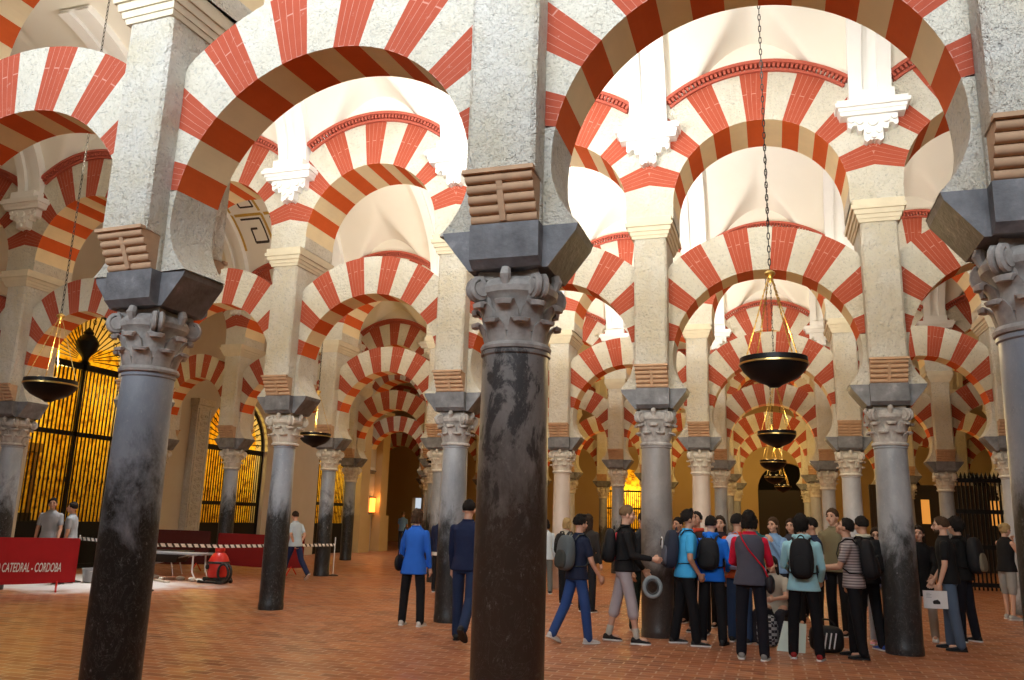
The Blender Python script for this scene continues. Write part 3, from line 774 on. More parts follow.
# ochre wall shafts beside it
for yy, hw_ in ((33.0, .5), (34.9, .45)):
    q = empty('wall_buttress', (LW, yy, 0)); tag(q, f'ochre pilaster on the left wall {"before" if yy < 34 else "behind"} the orange lamp', 'pilaster')
    b = MB(); b.box(0, .45, -hw_, hw_, 0, 1.6, tx=-.02, ty=-.02); b.box(0, .33, -hw_*.8, hw_*.8, 1.6, 6.2); b.box(0, .45, -hw_, hw_, 6.2, 6.4); b.build('pilaster_body', [M['ochre']], q)

# dark recesses behind the back wall openings, grilles and doors
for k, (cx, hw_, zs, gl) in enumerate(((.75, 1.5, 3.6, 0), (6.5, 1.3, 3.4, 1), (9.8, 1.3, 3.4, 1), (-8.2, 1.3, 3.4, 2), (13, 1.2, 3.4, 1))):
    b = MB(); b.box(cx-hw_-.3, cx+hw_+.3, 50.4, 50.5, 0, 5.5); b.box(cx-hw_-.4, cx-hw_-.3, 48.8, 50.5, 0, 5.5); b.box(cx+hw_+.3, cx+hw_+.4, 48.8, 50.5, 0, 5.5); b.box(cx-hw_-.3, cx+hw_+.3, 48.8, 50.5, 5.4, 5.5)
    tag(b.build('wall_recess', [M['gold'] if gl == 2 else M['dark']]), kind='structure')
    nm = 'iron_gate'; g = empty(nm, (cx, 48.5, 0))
    tag(g, ['dark wooden door closing the ochre archway at the far end', 'dark iron gate in the back wall, first right of the end door', 'dark iron gate in the back wall, second right of the end door', 'iron gate before the yellow lit chapel in the back wall', 'dark iron gate in the back wall, farthest to the right'][k], 'gate')
    b = MB()
    if k == 0:
        b.box(-hw_, hw_, -.06, .06, 0, zs); b.build('door_leaves', [M['dark_wood']], g)
    else:
        for z in (.1, 1.2, 2.4, zs): b.box(-hw_, hw_, -.04, .04, z-.05, z+.05)
        b.build('gate_rails', [M['black_metal']], g); b = MB()
        for q in range(1, 22):
            xx = -hw_+2*hw_*q/22; b.box(xx-.02, xx+.02, -.02, .02, 0, zs)
        b.build('gate_bars', [M['black_metal']], g)

# dark choir grilles filling the fourth arcade at right
for k, (xa, xb) in enumerate(((4.89, 8.16),)):
    g = empty('choir_screen', ((xa+xb)/2, YR[3]+.05, 0)); tag(g, 'tall dark iron screen between far columns at the right edge', 'screen')
    hw_ = (xb-xa)/2-.22; b = MB()
    for z in (.15, 1.2, 2.2, 3.1): b.box(-hw_, hw_, -.04, .04, z-.06, z+.06)
    b.build('screen_rails', [M['black_metal']], g); b = MB()
    for q in range(1, 26):
        xx = -hw_+2*hw_*q/26; b.box(xx-.022, xx+.022, -.02, .02, 0, 3.1); b.lathe([(.02, 3.1), (.05, 3.2), (.0, 3.35)], 6, (xx, 0))
    b.build('screen_bars', [M['black_metal']], g)

# dark panelled partition closing the choir at right, deep between the columns
g = empty('choir_partition', (9.4, 38.6, 0)); tag(g, 'long dark wooden partition deep between the columns at right', 'partition')
b = MB(); b.box(-5.4, 5.4, -.08, .08, 0, 3.3); b.box(-5.4, 5.4, -.16, .16, 3.3, 3.5); b.build('panelled_wall', [M['dark_wood']], g)
b = MB()
for k in range(9): xx = -5.2+k*1.3; b.box(xx-.09, xx+.09, -.14, -.08, .0, 3.3)
b.build('posts_relief', [M['dark_wood']], g)
for k in (1, 3, 4, 6):
    xx = -5.2+k*1.3+.65; b = MB(); b.box(xx-.16, xx+.16, -.10, -.07, 1.9, 2.9); b.build('lit_window', [plain('amber_window', (.6, .3, .08), .5, 0, (1, .40, .07), .6)], g)

# ------------------------------------------------------------------ hanging lamps
def lamp_parts(top):
    b = MB()
    b.lathe([(.0, -.24), (.05, -.235), (.08, -.21), (.10, -.20), (.16, -.175), (.25, -.13), (.32, -.06), (.35, .0), (.34, .0), (.33, -.02), (.2, -.06), (0.0, -.07)], 40, capb=False, capt=False)
    bowl = b.mesh('lamp_bowl', [M['black_metal']], 40)
    b = MB(); b.lathe([(.346, 0), (.362, .004), (.362, .022), (.346, .026), (.336, .022), (.336, .0)], 40, capb=False, capt=False)
    b.lathe([(.346, .026), (.352, .03), (.35, .08), (.34, .08), (.335, .03)], 40, mi=1, capb=False, capt=False)
    rim = b.mesh('brass_rim', [M['brass'], M['black_metal']], 40)
    b = MB()
    b.lathe([(.022, .0), (.03, .03), (.035, .10), (.03, .11)], 8)
    cups = b.mesh('glass_cup', [M['glow_pane']], 40)
    b = MB()
    for k in range(4):
        a = PI/2*k+.6; n_ = 26
        for q in range(n_):
            t0 = q/n_; t1 = (q+.85)/n_; p0 = Vector((.335*math.cos(a), .335*math.sin(a), .06)); p1 = Vector((.02*math.cos(a), .02*math.sin(a), 1.0))
            b.tube([p0.lerp(p1, t0), p0.lerp(p1, t1)], .009 if q % 2 else .006, 4)
    side = b.mesh('side_chains', [M['brass']])
    b = MB(); b.lathe([(.0, 1.08), (.02, 1.07), (.055, 1.045), (.06, 1.03), (.05, 1.01), (.015, .98), (.02, .94), (0, .92)], 16, capb=False, capt=False)
    hub = b.mesh('brass_hub', [M['brass']], 40)
    b = MB(); L = top-1.05; nl = int(L/.075)
    for q in range(nl):
        z = 1.05+L*q/nl; h = L/nl
        ax_ = (1, 0) if q % 2 else (0, 1)
        b.tube([(ax_[0]*.014*math.cos(w), ax_[1]*.014*math.cos(w), z+h/2+h*.62*math.sin(w)) for w in [2*PI*e/8 for e in range(8)]], .0055, 4, closed=True)
    chain = b.mesh('hanging_chain', [M['chain']])
    return (('lamp_bowl', bowl), ('brass_rim', rim), ('glass_cup', cups), ('side_chains', side), ('brass_hub', hub), ('hanging_chain', chain))
LP = lamp_parts(10.34-3.3)
for (x, y, lb) in ((.07, 8.98, 'large black hanging lamp dish with brass rim, nearest on the right'), (-9.83, 8.98, 'black hanging lamp dish with brass rim in front of the golden sunburst'),
                   (.13, 16.18, 'second black lamp dish below and behind the large right one'), (-9.81, 16.18, 'brass rimmed lamp dish hanging right of the slate column at left'),
                   (.06, 23.4, 'third lamp dish down the middle aisle'), (.12, 30.6, 'fourth lamp dish down the middle aisle'), (.47, 37.8, 'farthest small lamp dish above the ochre arch'),
                   (-9.8, 23.4, 'small lamp dish hanging deep in the left aisle'), (-9.8, 30.6, 'tiny lamp dish farthest in the left aisle before the door'), (8.2, 30.6, 'brass rimmed lamp dish hanging before the dark screen at right')):
    t = empty('hanging_lamp', (x, y, 3.30)); tag(t, lb, 'lamp', 'hanging oil lamps')
    point('oil_lamp_light', (x, y, 3.62), OIL if y < 25 else OIL*1.2, (1, .74, .36), .12)
    for nm, me in LP:
        if nm == 'glass_cup':
            for k in range(8): link(nm, me, t, (.27*math.cos(2*PI*k/8+.2), .27*math.sin(2*PI*k/8+.2), -.02))
        else: link(nm, me, t)

# ================================================================== people
PENDING = []      # (object, raw mesh, voxel size, smoothing)
def remesh_later(o, mb, vox, mat, sm=4):
    me = bpy.data.meshes.new(o.name); me.from_pydata(mb.v, [], mb.f); me.materials.append(mat)
    bm = bmesh.new(); bm.from_mesh(me); bmesh.ops.recalc_face_normals(bm, faces=bm.faces); bm.to_mesh(me); bm.free()
    o.data = me
    m = o.modifiers.new('r', 'REMESH'); m.mode = 'VOXEL'; m.voxel_size = vox
    k = o.modifiers.new('s', 'SMOOTH'); k.iterations = sm; k.factor = .5
    PENDING.append((o, mat))
def bake_all():
    bpy.context.view_layer.update(); dg = bpy.context.evaluated_depsgraph_get()
    out = []
    for o, mat in PENDING:
        me = bpy.data.meshes.new_from_object(o.evaluated_get(dg)); me.name = o.name.split('.')[0]; out.append((o, me, mat))
    for o, me, mat in out:
        o.modifiers.clear(); o.data = me
        if not me.materials: me.materials.append(mat)
        me.polygons.foreach_set('use_smooth', [True]*len(me.polygons))
    PENDING.clear()

def V(*a): return Vector(a)
def cap(b, p0, p1, r0, r1, n=12, fx=1.0, mi=0):
    # tapered capsule with round ends, flattened by fx on its second axis
    p0, p1 = Vector(p0), Vector(p1); d = p1-p0; L = d.length; t = d.normalized() if L > 1e-6 else V(0, 0, 1)
    ref = V(1, 0, 0) if abs(t.x) < .85 else V(0, 1, 0); nx = (ref-t*ref.dot(t)).normalized(); ny = t.cross(nx)
    rings = []
    for k in range(5): a = -PI/2+PI/2*k/4; rings.append((p0+t*(math.sin(a)*r0), r0*max(.02, math.cos(a))))
    for k in range(5): a = PI/2*k/4; rings.append((p1+t*(math.sin(a)*r1), r1*max(.02, math.cos(a))))
    vs = [c+nx*math.cos(2*PI*i/n)*r+ny*math.sin(2*PI*i/n)*r*fx for c, r in rings for i in range(n)]
    m = len(rings); fs = [(k*n+i, k*n+(i+1) % n, (k+1)*n+(i+1) % n, (k+1)*n+i) for k in range(m-1) for i in range(n)]
    fs += [tuple(range(n-1, -1, -1)), tuple((m-1)*n+i for i in range(n))]
    b.add(vs, fs, mi)
def ell(b, c, rx, ry, rz, Rm=None, n=16, m=10, f=None, mi=0):
    vs = [V(0, 0, -1)]
    for j in range(1, m):
        p = -PI/2+PI*j/m
        for i in range(n): a = 2*PI*i/n; vs.append(V(math.cos(p)*math.cos(a), math.cos(p)*math.sin(a), math.sin(p)))
    vs.append(V(0, 0, 1)); out = []
    for v in vs:
        s_ = f(v) if f else 1
        q = V(v.x*rx*s_, v.y*ry*s_, v.z*rz*s_)
        if Rm: q = Rm @ q
        out.append(Vector(c)+q)
    fs = [(0, 1+(i+1) % n, 1+i) for i in range(n)]
    for j in range(m-2):
        for i in range(n): a = 1+j*n+i; a2 = 1+j*n+(i+1) % n; fs.append((a, a2, a2+n, a+n))
    top = len(vs)-1; fs += [(top, 1+(m-2)*n+i, 1+(m-2)*n+(i+1) % n) for i in range(n)]
    b.add(out, fs, mi)
def loft(b, secs, X, n=20, p=2.3, mi=0):
    # sections (z, half width, half depth, y offset) pushed through the posture transform X
    vs = []
    for z, hx, hy, yo in secs:
        for i in range(n):
            a = 2*PI*i/n; c, s_ = math.cos(a), math.sin(a)
            vs.append(X(V(hx*math.copysign(abs(c)**(2/p), c), yo+hy*math.copysign(abs(s_)**(2/p), s_), z)))
    m = len(secs); fs = [(k*n+i, k*n+(i+1) % n, (k+1)*n+(i+1) % n, (k+1)*n+i) for k in range(m-1) for i in range(n)]
    fs += [tuple(range(n-1, -1, -1)), tuple((m-1)*n+i for i in range(n))]
    b.add(vs, fs, mi)

MC = {}
def cloth(name, col, rough=.85):
    if name in MC: return MC[name]
    n = NT(name); v = n.coord(False, (1, 1, 1)); c = n.coord()
    f = n.noise(c, 5, 4); w = n.noise(c, 140, 2)
    MC[name] = n.out(n.mix(f, tuple(x*.8 for x in col), tuple(min(1, x*1.15) for x in col)), rough, nrm=n.bump(n.noise(c, 9, 4, .6), .35, .02, n.bump(w, .15, .002)), spec=.25)
    return MC[name]
def striped(name, a, bcol, period=.035):
    n = NT(name); tc = n.n('TexCoord'); s_ = n.n('SeparateXYZ'); n.link(tc.outputs['Object'], s_.inputs[0])
    m1 = n.n('Math', operation='FRACT'); m2 = n.n('Math', operation='DIVIDE'); n.link(s_.outputs['Z'], m2.inputs[0]); m2.inputs[1].default_value = period; n.link(m2.outputs[0], m1.inputs[0])
    MC[name] = n.out(n.ramp(m1.outputs[0], [(.5, a), (.55, bcol)]), .85); return MC[name]
SKIN = [plain('light_skin', (.62, .36, .25), .5, vary=.05), plain('tan_skin', (.48, .26, .17), .5, vary=.05), plain('brown_skin', (.33, .17, .105), .5, vary=.05)]
def hairmat(name, col):
    if name in MC: return MC[name]
    n = NT(name); c = n.coord(scale=(3, 3, .6)); f = n.noise(c, 30, 3)
    MC[name] = n.out(n.mix(f, tuple(x*.55 for x in col), col), .8, nrm=n.bump(f, .8, .02), spec=.2); return MC[name]
HAIR = dict(black=hairmat('black_hair', (.018, .014, .012)), brown=hairmat('brown_hair', (.09, .05, .028)), darkbrown=hairmat('dark_brown_hair', (.04, .024, .015)),
            blond=hairmat('blond_hair', (.52, .36, .16)), sandy=hairmat('sandy_hair', (.22, .14, .075)))
MEYE = plain('dark_eye', (.02, .015, .012), .2); MLIP = plain('lips', (.40, .13, .10), .5)
MSOLE = plain('white_sole', (.75, .75, .73), .6)

def person(name, label, x, y, rz, H=1.72, top=('jacket', (.1, .1, .1)), sleeve='long', bot=('trousers', (.02, .02, .025)), leg='long', shoe=(.02, .02, .02), sole=True,
           hair='black', style='short', skin=0, legs=((4, 3, 3), (-3, 4, 3)), arms=((5, 8, 12, 0), (5, 8, 12, 0)), lean=3, head=(0, 0), female=False, coat=.86, hood=None, extra=None, group=None, sit=None, clothes=None, vox=.0085, face=True):
    s = H/1.75
    root = empty(name, (x, y, 0), rz); tag(root, label, 'person', group)
    # ---------- joints
    def LD(p, ab, side): return V(side*math.sin(R(ab)), math.sin(R(p))*math.cos(R(ab)), -math.cos(R(p))*math.cos(R(ab)))
    J = {}
    for k, side in ((0, -1), (1, 1)):
        hp, kn, ab = legs[k]
        h0 = V(side*.092, 0, 0); k0 = h0+LD(hp, ab, side)*.44; a0 = k0+LD(hp-kn, ab*.5, side)*.42
        J[k] = [h0, k0, a0, hp-kn]
    def toe_drop(k):
        ang = J[k][3]; lift = max(0, -ang-12)
        return lift
    # each ankle's ground height: .085 flat, more when the heel is up
    need = []
    for k in (0, 1):
        lift = toe_drop(k); need.append(J[k][2].z-(.085+.17*math.sin(R(min(lift*1.3, 60)))))
    pz = -min(need)
    if sit is not None: pz = sit
    P0 = V(0, 0, pz)
    for k in (0, 1):
        for i in range(3): J[k][i] = (J[k][i]+P0)
    lr = R(lean)
    def X(v):                                   # posture: bend above the hips
        v = v.copy(); z = v.z-.93; base = V(0, 0, pz-.93)
        if z > 0:
            a = lr*min(1, z/.25); y_ = v.y*math.cos(a)+z*math.sin(a); z_ = -v.y*math.sin(a)+z*math.cos(a); v = V(v.x, y_, z_+.93)
        return (v+base)
    sw = .175 if female else .19
    A = {}
    for k, side in ((0, -1), (1, 1)):
        sp, ab, el, inn = arms[k]
        s0 = X(V(side*(sw-.004), -.005, 1.385)); e0 = s0+LD(sp, ab, side)*.285
        fp = sp+el; d = V(-side*math.sin(R(inn))+side*math.sin(R(ab))*.35*math.cos(R(inn)), math.sin(R(fp))*math.cos(R(inn)), -math.cos(R(fp))*math.cos(R(inn))).normalized()
        w0 = e0+d*.25; A[k] = [s0, e0, w0, d]
    def TF(b):                                   # scale to the person's height
        b.v = [(vx*s, vy*s, vz*s) for vx, vy, vz in b.v]; return b
    # ---------- body
    b = MB()
    tw = .93 if female else 1
    body = [(.84, .13, .09, 0), (.93, .155*(1.03 if female else 1), .105, 0), (1.05, .135*tw, .095, 0), (1.15, .13*tw, .09, 0), (1.28, .155*tw, .105, 0), (1.38, .165*tw, .10, 0), (1.44, .13*tw, .08, 0), (1.49, .07, .06, 0)]
    loft(b, body, X)
    hc = X(V(0, .015, 1.635)); nk0 = X(V(0, -.01, 1.43)); 
    hy, hp_ = R(head[0]), R(head[1])
    HM = Matrix.Rotation(hy, 3, 'Z') @ Matrix.Rotation(-hp_ - lr*.4, 3, 'X')
    hb = hc-HM @ V(0, 0, .0)
    cap(b, nk0, hc+HM @ V(0, -.02, -.06), .058 if not female else .05, .052 if not female else .045)
    def hv(x_, y_, z_): return hc+HM @ V(x_, y_, z_)
    ell(b, hv(0, -.01, .022), .074, .094, .094, HM); ell(b, hv(0, .022, -.045), .054, .062, .068, HM); ell(b, hv(0, .058, -.088), .026, .026, .022, HM)
    cap(b, hv(0, .085, .018), hv(0, .107, -.022), .010, .017, 8); ell(b, hv(0, .083, -.055), .024, .014, .013, HM)
    for e in (-1, 1):
        ell(b, hv(e*.078, -.008, -.01), .012, .022, .034, HM); ell(b, hv(e*.034, .074, .030), .024, .014, .010, HM)
        ell(b, hv(e*.045, .05, -.025), .026, .03, .03, HM)
    for k, side in ((0, -1), (1, 1)):
        s0, e0, w0, d = A[k]
        cap(b, s0, e0, .05, .038); cap(b, e0, w0, .038, .026)
        # hand: palm, four fingers of unequal length bent at the knuckle, thumb from the side of the palm
        up = V(0, 0, 1); la = V(side, 0, 0); la = (la-d*la.dot(d)).normalized(); pn = d.cross(la)*(-side)   # palm normal (towards the body)
        pn = -la; fw_ = d.cross(pn).normalized()
        if fw_.y < 0: fw_ = -fw_
        pc = w0+d*.05
        cap(b, w0+d*.01, w0+d*.075, .026, .036, 10); 
        for fi, (o, L) in enumerate(((.036, .066), (.013, .076), (-.010, .070), (-.033, .054))):
            r_ = w0+d*.085+fw_*o; m_ = r_+d*L*.5+pn*.006; t_ = m_+(d*.75+pn*.55).normalized()*L*.5
            cap(b, r_-d*.02, m_, .0105, .0095, 8); cap(b, m_, t_, .0095, .008, 8)
        t0 = w0+d*.035+fw_*.026; t1 = t0+(d*.5+fw_*.8).normalized()*.035; cap(b, t0, t1, .013, .011, 8); cap(b, t1, t1+(d*.9+fw_*.2+pn*.2).normalized()*.03, .011, .009, 8)
        h0, k0, a0, ang = J[k]
        cap(b, h0+V(0, 0, .02), k0, .078, .052); cap(b, k0, a0, .05, .036)
        cap(b, k0+(a0-k0)*.15+V(0, -.012, 0), k0+(a0-k0)*.5+V(0, -.008, 0), .047, .04)
        fd = V(side*.12, 1, 0).normalized(); lift = toe_drop(k); dz = -math.sin(R(min(lift*1.3, 60)))
        fdir = V(fd.x, fd.y, dz).normalized(); cap(b, a0+V(0, 0, -.03)-fdir*.03, a0+V(0, 0, -.035)+fdir*.12, .034, .028)
    if name: 
        o = link('body', bpy.data.meshes.new('body'), root); remesh_later(o, TF(b), vox*s, SKIN[skin], 2)
    # ---------- face
    if face:
        for e in (-1, 1):
            b = MB(); ell(b, hv(e*.032, .086, .012), .011, .008, .007, HM, 10, 6); TF(b).build('eye', MEYE, root, 80)
        b = MB(); ell(b, hv(0, .0965, -.052), .022, .006, .006, HM, 12, 6); TF(b).build('mouth', MLIP, root, 80)
        for e in (-1, 1):
            b = MB(); cap(b, hv(e*.018, .091, .034), hv(e*.048, .078, .033), .006, .004, 6); TF(b).build('eyebrow', HAIR[hair], root, 80)
    # ---------- hair
    b = MB(); rnd = random.Random(len(label)*7+int(x*10))
    big = {'short': 1.0, 'long': 1.03, 'afro': 1.17, 'bob': 1.06, 'bun': 1.02, 'quiff': 1.03}[style]
    def hf(v):
        u = v.y+.55*(-v.z)
        face_ = max(0, min(1, (u-.42)/.22)) if v.z < .55 else 0
        if style in ('short', 'quiff') and v.z < -.35: face_ = max(face_, min(1, (-.35-v.z)/.2))
        ns = 1+.05*math.sin(11*v.x+3*v.z)*math.sin(9*v.y+2)+(.09 if style in ('afro', 'bob', 'quiff') else .035)*rnd.uniform(-1, 1)
        return (1.10*big*ns)*(1-face_)+.80*face_
    ell(b, hv(0, -.012, .026 if style != 'afro' else .03), .078, .098, .100, HM, 28, 20, hf)
    if style in ('long',):
        for i in range(9):
            a = -PI*.98+PI*.96*i/8*1.0; cx_, cy_ = .078*math.cos(a), .088*math.sin(a)-.01
            cap(b, hv(cx_, cy_, .01), hv(cx_*.95, cy_-.012, -.14), .022, .024, 8); cap(b, hv(cx_*.95, cy_-.012, -.14), hv(cx_*.8, cy_-.03, -.27+.05*abs(math.cos(a))), .024, .012, 8)
    if style == 'bob':
        for i in range(7):
            a = -PI+PI*i/6; cap(b, hv(.080*math.cos(a), .085*math.sin(a)-.01, .0), hv(.076*math.cos(a), .085*math.sin(a)-.01, -.075), .026, .022, 8)
    if style == 'bun': ell(b, hv(0, -.125, .045), .045, .04, .042, HM, 14, 10); 
    if style == 'quiff':
        for i in range(5): cap(b, hv(-.03+.015*i, .0, .10), hv(-.035+.017*i, .055, .125), .03, .018, 8)
    TF(b).build('hair', HAIR[hair], root, 60)
    if extra and 'beard' in extra:
        b = MB()
        def bf(v): return 1.0 if v.y > -.1 else .8
        ell(b, hv(0, .026, -.066), .0585, .064, .058, HM, 16, 10, bf); TF(b).build('beard', HAIR[hair], root, 60)
    if extra and 'glasses' in extra:
        b = MB()
        for e in (-1, 1): b.tube([hv(e*.032+.021*math.cos(2*PI*q/12), .103, .012+.016*math.sin(2*PI*q/12)) for q in range(12)], .0025, 5, closed=True); b.tube([hv(e*.053, .10, .015), hv(e*.08, .0, .012)], .0025, 5)
        b.tube([hv(-.011, .104, .014), hv(.011, .104, .014)], .0025, 5); TF(b).build('glasses', M['black_metal'], root)
    # ---------- top garment
    g = .016; nm, colr = top; mt = colr if not isinstance(colr, tuple) else cloth(nm+'_cloth_%d%d%d' % tuple(int(c_*99) for c_ in colr), colr)
    hemf = 1.12 if coat < .84 else 1.05
    b = MB(); q = 1.0*tw
    sec = [(coat, .190*hemf*(1.02 if female else 1), .140*hemf, 0), (.95, .183, .137, 0), (1.05, .163*q, .122, 0), (1.15, .163*q, .118, 0), (1.28, .182*q, .127, 0), (1.37, .192*q, .12, 0), (1.425, .165*q, .104, 0), (1.455, .125*q, .088, 0), (1.475, .095, .075, 0), (1.50, .072, .066, -.005)]
    loft(b, sec, X)
    slv = sleeve
    if slv != 'none':
        for k in (0, 1):
            s0, e0, w0, d = A[k]
            if slv == 'short': cap(b, s0, s0+(e0-s0)*.62, .058, .058)
            else:
                cap(b, s0, e0, .058, .048); cap(b, e0, w0-d*.015, .048, .038)
    if hood: 
        for i in range(9): a = -PI*1.15+PI*1.3*i/8; cap(b, X(V(.085*math.cos(a), .075*math.sin(a)-.015, 1.475)), X(V(.095*math.cos(a), .085*math.sin(a)-.03, 1.50)), .032, .028, 8)
        cap(b, X(V(0, -.10, 1.46)), X(V(0, -.145, 1.34)), .075, .05, 10)
    o = link(nm, bpy.data.meshes.new(nm), root); remesh_later(o, TF(b), .012*s, mt, 3)
    # collar band
    b = MB(); b.tube([X(V(.068*math.cos(2*PI*i/16), .062*math.sin(2*PI*i/16)-.006, 1.495)) for i in range(16)], .014, 6, closed=True); TF(b).build('collar', mt, root, 60)
    for (cn, cc, kind) in (clothes or []):
        cm = cloth(cn+'_cloth_%d%d%d' % tuple(int(c_*99) for c_ in cc), cc); b = MB()
        if kind == 'vest':
            loft(b, [(z, hx+.012, hy+.012, yo) for z, hx, hy, yo in sec[:-2]]+[(1.47, .10, .085, 0)], X)
        if kind == 'shirt_tail': loft(b, [(.78, .19, .14, 0), (.84, .185, .135, 0), (.93, .182, .13, 0)], X)
        if kind == 'scarf':
            b.tube([X(V(.085*math.cos(2*PI*i/14), .08*math.sin(2*PI*i/14), 1.49)) for i in range(14)], .03, 8, closed=True); cap(b, X(V(.03, .10, 1.46)), X(V(.04, .135, 1.2)), .035, .04, 8, .5)
        o = link(cn, bpy.data.meshes.new(cn), root); remesh_later(o, TF(b), .012*s, cm, 3)
    # ---------- legs
    nm, colr = bot; mt = cloth(nm+'_cloth_%d%d%d' % tuple(int(c_*99) for c_ in colr), colr); b = MB()
    loft(b, [(.83, .15, .10, 0), (.90, .168, .117, 0), (.97, .160, .112, 0), (1.02, .150, .105, 0)], X)
    if leg == 'skirt':
        loft(b, [(.52, .21, .15, .01), (.70, .19, .135, 0), (.88, .17, .12, 0)], X)
    else:
        for k in (0, 1):
            h0, k0, a0, ang = J[k]; w = 1.0
            cap(b, h0+V(0, 0, -.03), k0, .088, .074)
            if leg == 'long': cap(b, k0, a0+(a0-k0)*.02, .073, .064)
            elif leg == 'capri': cap(b, k0, k0+(a0-k0)*.34, .074, .074)
            elif leg == 'shorts': cap(b, h0, h0+(k0-h0)*.78, .095, .09)
    o = link(nm, bpy.data.meshes.new(nm), root); remesh_later(o, TF(b), .012*s, mt, 3)
    # ---------- shoes
    ms = cloth('shoe_leather_%d%d%d' % tuple(int(c_*99) for c_ in shoe), shoe, .55)
    for k, side in ((0, -1), (1, 1)):
        h0, k0, a0, ang = J[k]; lift = toe_drop(k); a = -R(min(lift*1.3, 60)); Rm = Matrix.Rotation(-side*.12, 3, 'Z') @ Matrix.Rotation(a, 3, 'X')
        def sv(x_, y_, z_): return a0+Rm @ V(x_, y_, z_)
        b = MB(); secs = []
        for yy, hx, z1 in ((-.072, .022, -.035), (-.062, .034, -.005), (-.03, .040, .012), (.02, .040, .012), (.06, .043, -.02), (.11, .049, -.035), (.15, .043, -.045), (.178, .026, -.055), (.186, .010, -.062)):
            ring = []
            for i in range(12):
                t = 2*PI*i/12; zc = (-.075+z1)/2; hz = (z1+.075)/2
                ring.append(sv(hx*math.copysign(abs(math.cos(t))**.8, math.cos(t)), yy, zc+hz*math.sin(t)))
            secs.append(ring)
        vs = [p for r_ in secs for p in r_]; fs = [(j*12+i, j*12+(i+1) % 12, (j+1)*12+(i+1) % 12, (j+1)*12+i) for j in range(len(secs)-1) for i in range(12)]+[tuple(range(12)), tuple(range(96, 108))]
        b.add(vs, fs); so = TF(b).build('shoe', ms, root, 50)
        b = MB(); pl = [(-.078, .028), (-.05, .040), (0, .042), (.06, .046), (.11, .052), (.155, .044), (.188, .016)]
        out = [(hx, yy) for yy, hx in pl]+[(-hx, yy) for yy, hx in reversed(pl)]
        n_ = len(out); vs = [sv(px, py, -.085) for px, py in out]+[sv(px, py, -.066) for px, py in out]
        b.add(vs, [tuple(range(n_)), tuple(range(2*n_-1, n_-1, -1))]+[(i, (i+1) % n_, (i+1) % n_+n_, i+n_) for i in range(n_)]); TF(b).build('sole', MSOLE if sole else M['rubber'], so)
        if leg in ('capri', 'shorts') and extra and 'socks' in extra:
            b = MB(); cap(b, a0, a0+(k0-a0)*.22, .043, .045); TF(b).build('sock', cloth('grey_sock', (.5, .48, .42)), root, 60)
    return dict(root=root, X=X, A=A, J=J, s=s, hv=hv, loc=(x, y), rz=rz)

def wear(P, name, label, cat, group=None):
    r = empty(name, (P['loc'][0], P['loc'][1], 0), P['rz']); tag(r, label, cat, group); return r
def backpack(P, label, col, w=.15, h=.22, dp=.082, patch=None, z=1.22, one=False, tint=None):
    X, s = P['X'], P['s']; r = wear(P, 'backpack', label, 'backpack', 'backpacks carried by the visitors'); m = cloth('pack_%d%d%d' % tuple(int(c*99) for c in col), col, .7)
    def sup(cx, cy, cz, hx, hy, hz, p=3.2):
        b = MB(); n_, m_ = 24, 14; vs = []
        for j in range(m_+1):
            ph = -PI/2+PI*j/m_
            for i in range(n_):
                a = 2*PI*i/n_; f = lambda c_, e: math.copysign(abs(c_)**e, c_)
                tx = f(math.cos(ph), 2/p)*f(math.cos(a), 2/p); ty = f(math.cos(ph), 2/p)*f(math.sin(a), 2/p); tz = f(math.sin(ph), 2/p)
                taper = 1-.12*max(0, tz); q = X(V(cx+hx*tx*taper, cy+hy*ty*(1-.15*tz), cz+hz*tz)); vs.append(q*s)
        fs = [(j*n_+i, j*n_+(i+1) % n_, (j+1)*n_+(i+1) % n_, (j+1)*n_+i) for j in range(m_) for i in range(n_)]
        b.add(vs, fs); return b
    by = -.125-dp
    sup(0, by, z, w, dp, h).build('bag_body', m, r, 60)
    m2 = cloth('pack_%d%d%d' % tuple(int(c*60) for c in col), tuple(c*.6 for c in col), .7)
    sup(0, by-dp*.85, z-h*.38, w*.78, dp*.42, h*.5).build('front_pocket', tint and cloth('pack_pocket_%d' % int(tint[0]*99), tint) or m2, r, 60)
    for e in (-1, 1):
        b = MB(); pts = [X(V(e*.085, -.125, 1.40)), X(V(e*.10, -.07, 1.475)), X(V(e*.108, .01, 1.488)), X(V(e*.112, .10, 1.43)), X(V(e*.125, .145, 1.30)), X(V(e*.155, .12, 1.14)), X(V(e*.175, .02, 1.05)), X(V(e*.13, -.13, 1.04))]
        b.tube([p*s for p in pts], .021, 8, flat=.4); b.build('strap', m2, r, 60)
    b = MB(); b.tube([X(V(.04*math.cos(PI*k/8), by+dp*.6, z+h*.96+.045*math.sin(PI*k/8)))*s for k in range(9)], .009, 6); b.build('top_loop', m2, r, 60)
    if patch:
        b = MB(); c_ = X(V(patch[0], by-dp*1.3, z+patch[1])); ell(b, c_*s, .055, .012, .085, None, 14, 8); b.build('emblem_patch', M['lettering'], r, 60)
        b = MB(); cap(b, (X(V(patch[0]-.02, by-dp*1.3-.012, z+patch[1]+.02)))*s, (X(V(patch[0]+.025, by-dp*1.3-.012, z+patch[1]+.045)))*s, .008, .014, 8); cap(b, (X(V(patch[0]+.0, by-dp*1.3-.012, z+patch[1]-.03)))*s, (X(V(patch[0]+.022, by-dp*1.3-.012, z+patch[1]+.03)))*s, .012, .006, 8); b.build('emblem_mark', M['rubber'], r, 60)
    return r
